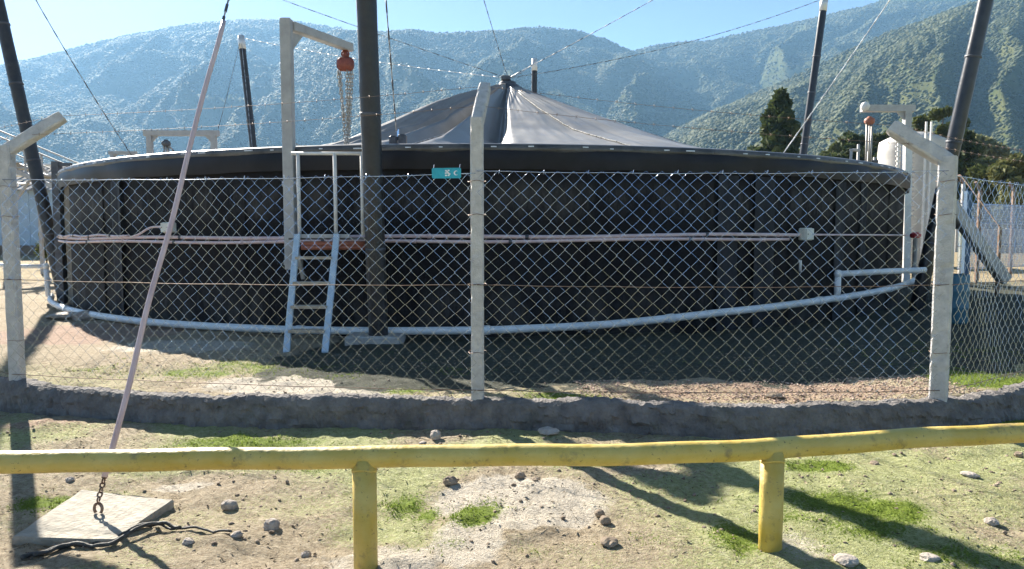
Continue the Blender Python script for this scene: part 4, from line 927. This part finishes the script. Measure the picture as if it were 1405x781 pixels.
for a in ((1352, 60, 214, 56, 'leaf_mid', 'mid green bush behind the far fence, left of three'), (1385, 48, 206, 70, 'leaf_pale', 'pale olive bush behind the far fence, middle of three'), (1430, 55, 200, 70, 'leaf_pale', 'pale olive bush cut by the right picture edge'),
          (1340, 110, 205, 70, 'leaf_mid', 'rounded green tree farther back behind the bushes')):
    tree('bush', a[5], a[0], a[1], a[2], a[3], 'round', a[4], 3400, cat='bush', group='bushes behind the far fence')
tree('bush', 'small bush in front of the shed behind the left pole', 62, 30, 318, 34, 'round', 'leaf_mid', 900, cat='bush')

# ------------------------------------------------------------------ left background
def seg(t, name, p, q, w, m_, round_=False):
    return (MB().tube([p, q], w / 2, 8) if round_ else MB().bar(p, q, w, w)).build(name, M[m_], t, round_)
sh = thing('shed', 'pale blue-grey metal shed with low-pitched roof behind the left fence post', 'shed', P(40, 340, 42))
YS = 42; g_ = gz(-28, YS); xl, xr = P(-160, 320, YS).x, P(101, 320, YS).x; ze = P(90, 262, YS).z; zr_ = P(30, 232, YS).z; yb = 50
MB().box(((xl + xr) / 2, (YS + yb) / 2, g_ + .2), (xr - xl + .1, yb - YS + .1, .9)).build('plinth', M['brownwall'], sh)
npan = 22
for i in range(npan):
    x0_, x1_ = xl + (xr - xl) * i / npan, xl + (xr - xl) * (i + 1) / npan
    MB().box(((x0_ + x1_) / 2, YS + (.02 if i % 2 else 0), (g_ + .6 + ze) / 2), (x1_ - x0_ - .01, .06, ze - g_ - .6)).build('wall_sheet', M['shedwall'], sh)
MB().box((xr, (YS + yb) / 2, (g_ + .6 + ze) / 2), (.06, yb - YS - .1, ze - g_ - .6)).build('end_wall', M['shedwall'], sh)
rf = MB().add([(xl - .3, YS - .5, ze - .02), (xr + .3, YS - .5, ze - .02), (xr + .3, (YS + yb) / 2, zr_ + .5), (xl - .3, (YS + yb) / 2, zr_ + .5), (xr + .3, yb + .5, ze), (xl - .3, yb + .5, ze),
               (xl - .3, YS - .5, ze + .06), (xr + .3, YS - .5, ze + .06), (xr + .3, (YS + yb) / 2, zr_ + .58), (xl - .3, (YS + yb) / 2, zr_ + .58), (xr + .3, yb + .5, ze + .08), (xl - .3, yb + .5, ze + .08)],
              [(0, 1, 2, 3), (3, 2, 4, 5), (6, 9, 8, 7), (9, 11, 10, 8), (0, 6, 7, 1), (1, 7, 8, 2), (2, 8, 10, 4), (0, 3, 9, 6), (3, 5, 11, 9), (4, 10, 11, 5)]).build('roof', M['shedroof'], sh)
for i in range(26):
    x_ = xl - .2 + (xr - xl + .4) * i / 25; MB().bar((x_, YS - .5, ze + .08), (x_, (YS + yb) / 2, zr_ + .60), .07, .05).build('roof_rib', M['shedroof'], rf)
# inclined walkway with handrails
wy = 24
wk = thing('inclined_walkway', 'inclined grey steel walkway with handrails left of the tank', 'walkway', P(10, 330, wy))
a0, a1 = P(-70, 160, wy), P(137, 246, wy)
for nm, off, dy, w in (('hand_rail', 0, 0, .05), ('mid_rail', -.35, 0, .04), ('stringer', -.9, 0, .14), ('hand_rail', .08, .8, .05), ('stringer', -.82, .8, .14)):
    seg(wk, nm, a0 + Vector((0, dy, off + .02)), a1 + Vector((0, dy, off + .02)), w, 'steel')
for i in range(9):
    p_ = a0.lerp(a1, (i + .5) / 9); seg(wk, 'stanchion', p_ + Vector((0, -.005, -.9)), p_ + Vector((0, -.005, .02)), .05, 'steel')
    MB().box(p_ + Vector((.2, .4, -.86)), (.5, .7, .04)).build('tread', M['steel'], wk)
for px in (6, 88):
    p_ = P(px, 300, wy + .4); q = a0.lerp(a1, (p_.x - a0.x) / (a1.x - a0.x)); seg(wk, 'leg', Vector((p_.x, wy + .4, gz(p_.x, wy))), Vector((p_.x, wy + .4, q.z - .75)), .14, 'bluepost' if px < 50 else 'darksteel')
seg(wk, 'brace', P(6, 300, wy + .4), P(48, 236, wy + .4), .07, 'steel')
rk_ = thing('pipe_rack', 'pale pipes on a low steel rack before the shed roof', 'pipe rack', P(50, 330, 27))
for y0_, y1_, w in ((229, 226, .09), (241, 240, .12), (252, 253, .08)): seg(rk_, 'pipe', P(-60, y0_, 27), P(97, y1_, 27), w, 'white_steel', True)
for px in (14, 52, 94): q = P(px, 224, 27.1); seg(rk_, 'upright', Vector((q.x, 27.1, gz(q.x, 27))), q, .11, 'darksteel' if px > 80 else 'steel')
seg(rk_, 'brace', P(20, 196, 27.2), P(78, 248, 27.2), .08, 'steel'); seg(rk_, 'brace', P(94, 262, 27.2), P(128, 228, 27.2), .07, 'darksteel')
# dark twin post by the tank edge
tp = thing('steel_post', 'dark steel post with crossarm just left of the tank edge', 'post', P(86, 420, 15.4))
p0 = P(86, 415, 15.4); p0.z = gz(p0.x, p0.y); seg(tp, 'shaft', p0, Vector((p0.x, p0.y, P(86, 222, 15.4).z)), .15, 'darksteel')
for py in (226, 238): seg(tp, 'crossarm', P(78, py, 15.38), P(98, py, 15.38), .07, 'darksteel')
seg(tp, 'brace', P(88, 268, 15.5), P(108, 238, 15.5), .05, 'darksteel')
# gantries behind the tank
def gantry(lab, px0, px1, top, Y, w, base_z, arm_only=False, grp='hoist gantries behind the tank'):
    b0, b1 = P(px0, top, Y), P(px1, top, Y); t = thing('gantry', lab, 'gantry', (b0.x, Y, base_z), grp)
    seg(t, 'beam', b0 + Vector((-w, 0, 0)), b1 + Vector((w, 0, 0)), w, 'steel')
    for q in ((b1,) if arm_only else (b0, b1)):
        seg(t, 'post', Vector((q.x, Y, base_z)), q - Vector((0, 0, w / 2)), w * .95, 'steel')
        s_ = -1 if q is b1 else 1; MB().add([q + Vector((s_ * a, d_, z)) for d_ in (-.02, .02) for a, z in ((w * .5, -w * .5), (w * 1.7, -w * .5), (w * .5, -w * 1.7))], [(0, 1, 2), (5, 4, 3), (0, 3, 4, 1), (1, 4, 5, 2), (2, 5, 3, 0)]).build('gusset', M['steel'], t)
    return t
def hoist(lab, px, py, Y, py_end, m_, s=.16):
    c = P(px, py, Y); t = thing('chain_hoist', lab, 'hoist', c)
    MB().lathe(c, [(0, s), (s * .35, s * .95), (s * .5, s * .75), (s, s * .45), (s * 1.1, 0), (s, -s * .5), (s * .5, -s * .8), (0, -s * .85)], 12).build('housing', M[m_], t, True)
    for dx in (-s * .55, s * .1, s * .6):
        e = P(px, py_end, Y); MB().tube([c + Vector((dx, 0, -s * .3)), Vector((c.x + dx * .8, Y, e.z))], .03, 6).build('chain', M['chain'], t, True)
gantry('portal gantry with dark hoist behind the left rim of the tank', 205, 293, 183, 24, .17, gz(-11, 24))
hoist('dark hoist hanging under the left portal gantry', 228, 197, 23.9, 232, 'darksteel', .13)
tag(MB().tube([P(231, 199, 23.9), P(253, 224, 23.9)], .03, 6).build('hoist_rope', M['wire'], None, loc=P(231, 199, 23.9)), 'slanting rope from the dark hoist to the rim', 'rope')
gantry('small distant gantry left of the portal gantry', 154, 183, 210, 45, .2, gz(-25, 45))
gantry('grey gantry arm beyond the right side of the tank', 1191, 1245, 149, 22.5, .2, gz(11, 22), True)
hoist('rusty hoist hanging from the right gantry arm', 1193, 166, 22.5, 236, 'rust_red', .14)
tag(MB().lathe(P(1187, 146, 22.4), [(0, -.14), (.1, -.1), (.14, 0), (.1, .1), (0, .14)], 12).build('floodlight', M['white_steel'], None, True, loc=P(1187, 146, 22.4)), 'round white lamp on the tip of the right gantry', 'lamp')
# small kit beyond the right rim
kt = thing('pipe_stand', 'small grey pipe stand with valve beyond the right rim', 'pipe stand', P(1170, 260, 24))
for px, py in ((1168, 205), (1178, 198), (1192, 208), (1200, 216)):
    p_ = P(px, py, 24); seg(kt, 'upright', Vector((p_.x, 24, .3)), p_, .09, 'steel', True)
seg(kt, 'cross_pipe', P(1166, 206, 24), P(1180, 206, 24), .09, 'steel', True); seg(kt, 'cross_pipe', P(1190, 222, 24), P(1204, 222, 24), .12, 'darksteel', True)

# ------------------------------------------------------------------ right background
wt = P(1248, 320, 32); W_ = 1.35; g_ = gz(wt.x, 32); zt = P(1230, 194, 32).z
st = thing('storage_tank', 'upright white storage tank with caged ladder beyond the digester', 'tank', (wt.x, 32, g_))
pr = [(W_, 0)] + [(W_ + (.035 if k % 2 else 0), .25 + k * .22) for k in range(int((zt - g_ - .5) / .22))]
pr += [(W_, zt - g_ - .15), (W_ * .98, zt - g_), (W_ * .5, zt - g_ + .32), (.0, zt - g_ + .42)]
MB().lathe((wt.x, 32, g_), pr, 36).build('shell', M['tankwhite'], st, True)
for px in (1229, 1236, 1266, 1273):
    p_ = P(px, 300, 30.4); seg(st, 'ladder_stile', Vector((p_.x, 30.4, g_)), Vector((p_.x, 30.4, zt + .6)), .07, 'white_steel')
for k in range(18): MB().tube([P(1229, 300 - k * 6.6, 30.42), P(1236, 300 - k * 6.6, 30.42)], .035, 6).build('rung', M['white_steel'], st)
for k in range(16): MB().tube([P(1238, 296 - k * 6.6, 30.5), P(1254, 296 - k * 6.6, 30.5)], .03, 6).build('cage_hoop', M['steel'], st)
wp = P(1245, 300, 21.5); cp = thing('grey_mast', 'grey steel column standing before the white storage tank', 'column', (wp.x, 21.5, gz(wp.x, 21.5)))
seg(cp, 'shaft', Vector((wp.x, 21.5, gz(wp.x, 21.5))), P(1245, 181, 21.5), .2, 'white_steel'); seg(cp, 'top_plate', P(1240, 181, 21.5), P(1250, 181, 21.5), .22, 'steel')
p_ = P(1306, 200, 15.6); cs = thing('braced_post', 'tall concrete post with diagonal brace beyond the corner fence post', 'post', (p_.x, 15.6, .1))
MB().bar((p_.x, 15.6, -.1), (p_.x, 15.6, p_.z), .2, .2, bev=.02).build('shaft', M['concrete'], cs)
MB().bar(P(1300, 276, 15.6), P(1378, 384, 16.6), .25, .25, (0, 1, 0), bev=.02).build('brace', M['post_concrete'], cs)
bq = G(1313, 450, .1); bt = P(1313, 376, bq.y).z; br = thing('blue_drum', 'blue plastic drum standing just past the corner post', 'drum', (bq.x, bq.y, gz(bq.x, bq.y)))
bh = bt - gz(bq.x, bq.y); rd = .15
MB().lathe((bq.x, bq.y, gz(bq.x, bq.y)), [(0, 0), (rd * .9, 0), (rd, .05), (rd, bh * .32), (rd * 1.04, bh * .34), (rd, bh * .36), (rd, bh * .64), (rd * 1.04, bh * .66), (rd, bh * .68), (rd, bh - .04), (rd * .92, bh), (rd * .9, bh - .02), (0, bh - .02)], 24).build('body', M['barrel'], br, True)
MB().lathe((bq.x + .08, bq.y, gz(bq.x, bq.y) + bh - .02), [(.035, 0), (.035, .03), (0, .03)], 10).build('bung', M['darksteel'], br)
# far mesh fence
ff = thing('far_fence', 'far rusty-posted mesh fence across the dry field on the right', 'fence', P(1345, 360, 22))
FPX = [(1322, 23, 252, 366), (1345, 21.5, 262, 362), (1391, 24, 262, 350), (1372, 17.5, 305, 395), (1440, 26, 262, 350)]
for px, Y, y0, y1 in FPX[:3] + FPX[4:]:
    q = P(px, y0, Y); po = seg(ff, 'post', Vector((q.x, Y, gz(q.x, Y) - .1)), q, .085, 'rustwire' if px != 1322 else 'steel'); seg(ff, 'arm', q, q + Vector((-.22, -.1, .25)), .07, 'rustwire')
for zz in (.5, 1.2, 1.9, 2.5): MB().tube([P(1315, 320, 22.2) + Vector((0, 0, zz - 1.6)), P(1391, 320, 24) + Vector((0, 0, zz - 1.6)), P(1500, 320, 26) + Vector((0, 0, zz - 1.6))], .02, 5).build('line_wire', M['galv'], ff)
mb = MB()
A_, B_ = P(1315, 320, 22.2), P(1480, 320, 26)
for i in range(120):
    for s_ in (-1, 1):
        u = i / 120; q = A_.lerp(B_, u); q2 = A_.lerp(B_, min(1, max(0, u + s_ * .16))); mb.tube([(q.x, q.y, .5), (q2.x, q2.y, 2.5)], .006, 3, cap=False)
mb.build('mesh_panel', M['galv'], ff)
q = P(1329, 262, 20.5); bp_ = thing('blue_post', 'blue painted steel post in the field beyond the drum', 'post', (q.x, 20.5, gz(q.x, 20.5))); seg(bp_, 'shaft', Vector((q.x, 20.5, gz(q.x, 20.5) - .1)), q, .15, 'bluepost'); MB().box(Vector((q.x, 20.5, gz(q.x, 20.5))), (.35, .35, .06)).build('foot_plate', M['bluepost'], bp_)
q = P(1372, 312, 17.5); b_ = Vector((q.x, 17.5, gz(q.x, 17.5))); rk = thing('rusty_stay', 'thin rusty post with a sloping stay beyond the drum', 'post', b_); seg(rk, 'shaft', b_ - Vector((0, 0, .1)), q, .06, 'rustwire'); seg(rk, 'stay', q, P(1318, 240, 19), .02, 'rustwire')
# low wall and sheds at the end of the field
wl = thing('far_wall', 'long low grey wall at the far end of the dry field', 'wall', P(1400, 310, 46)); 
for k in range(14):
    a, b = P(1310 + k * 14, 320, 46), P(1310 + k * 14 + 13.6, 320, 46); MB().box(((a.x + b.x) / 2, 46, .9), (b.x - a.x, .2, 1.9 + .06 * (k % 3))).build('wall_panel', M['concrete'], wl)

for o in bpy.data.objects:
    if '_o' in o: del o['_o']
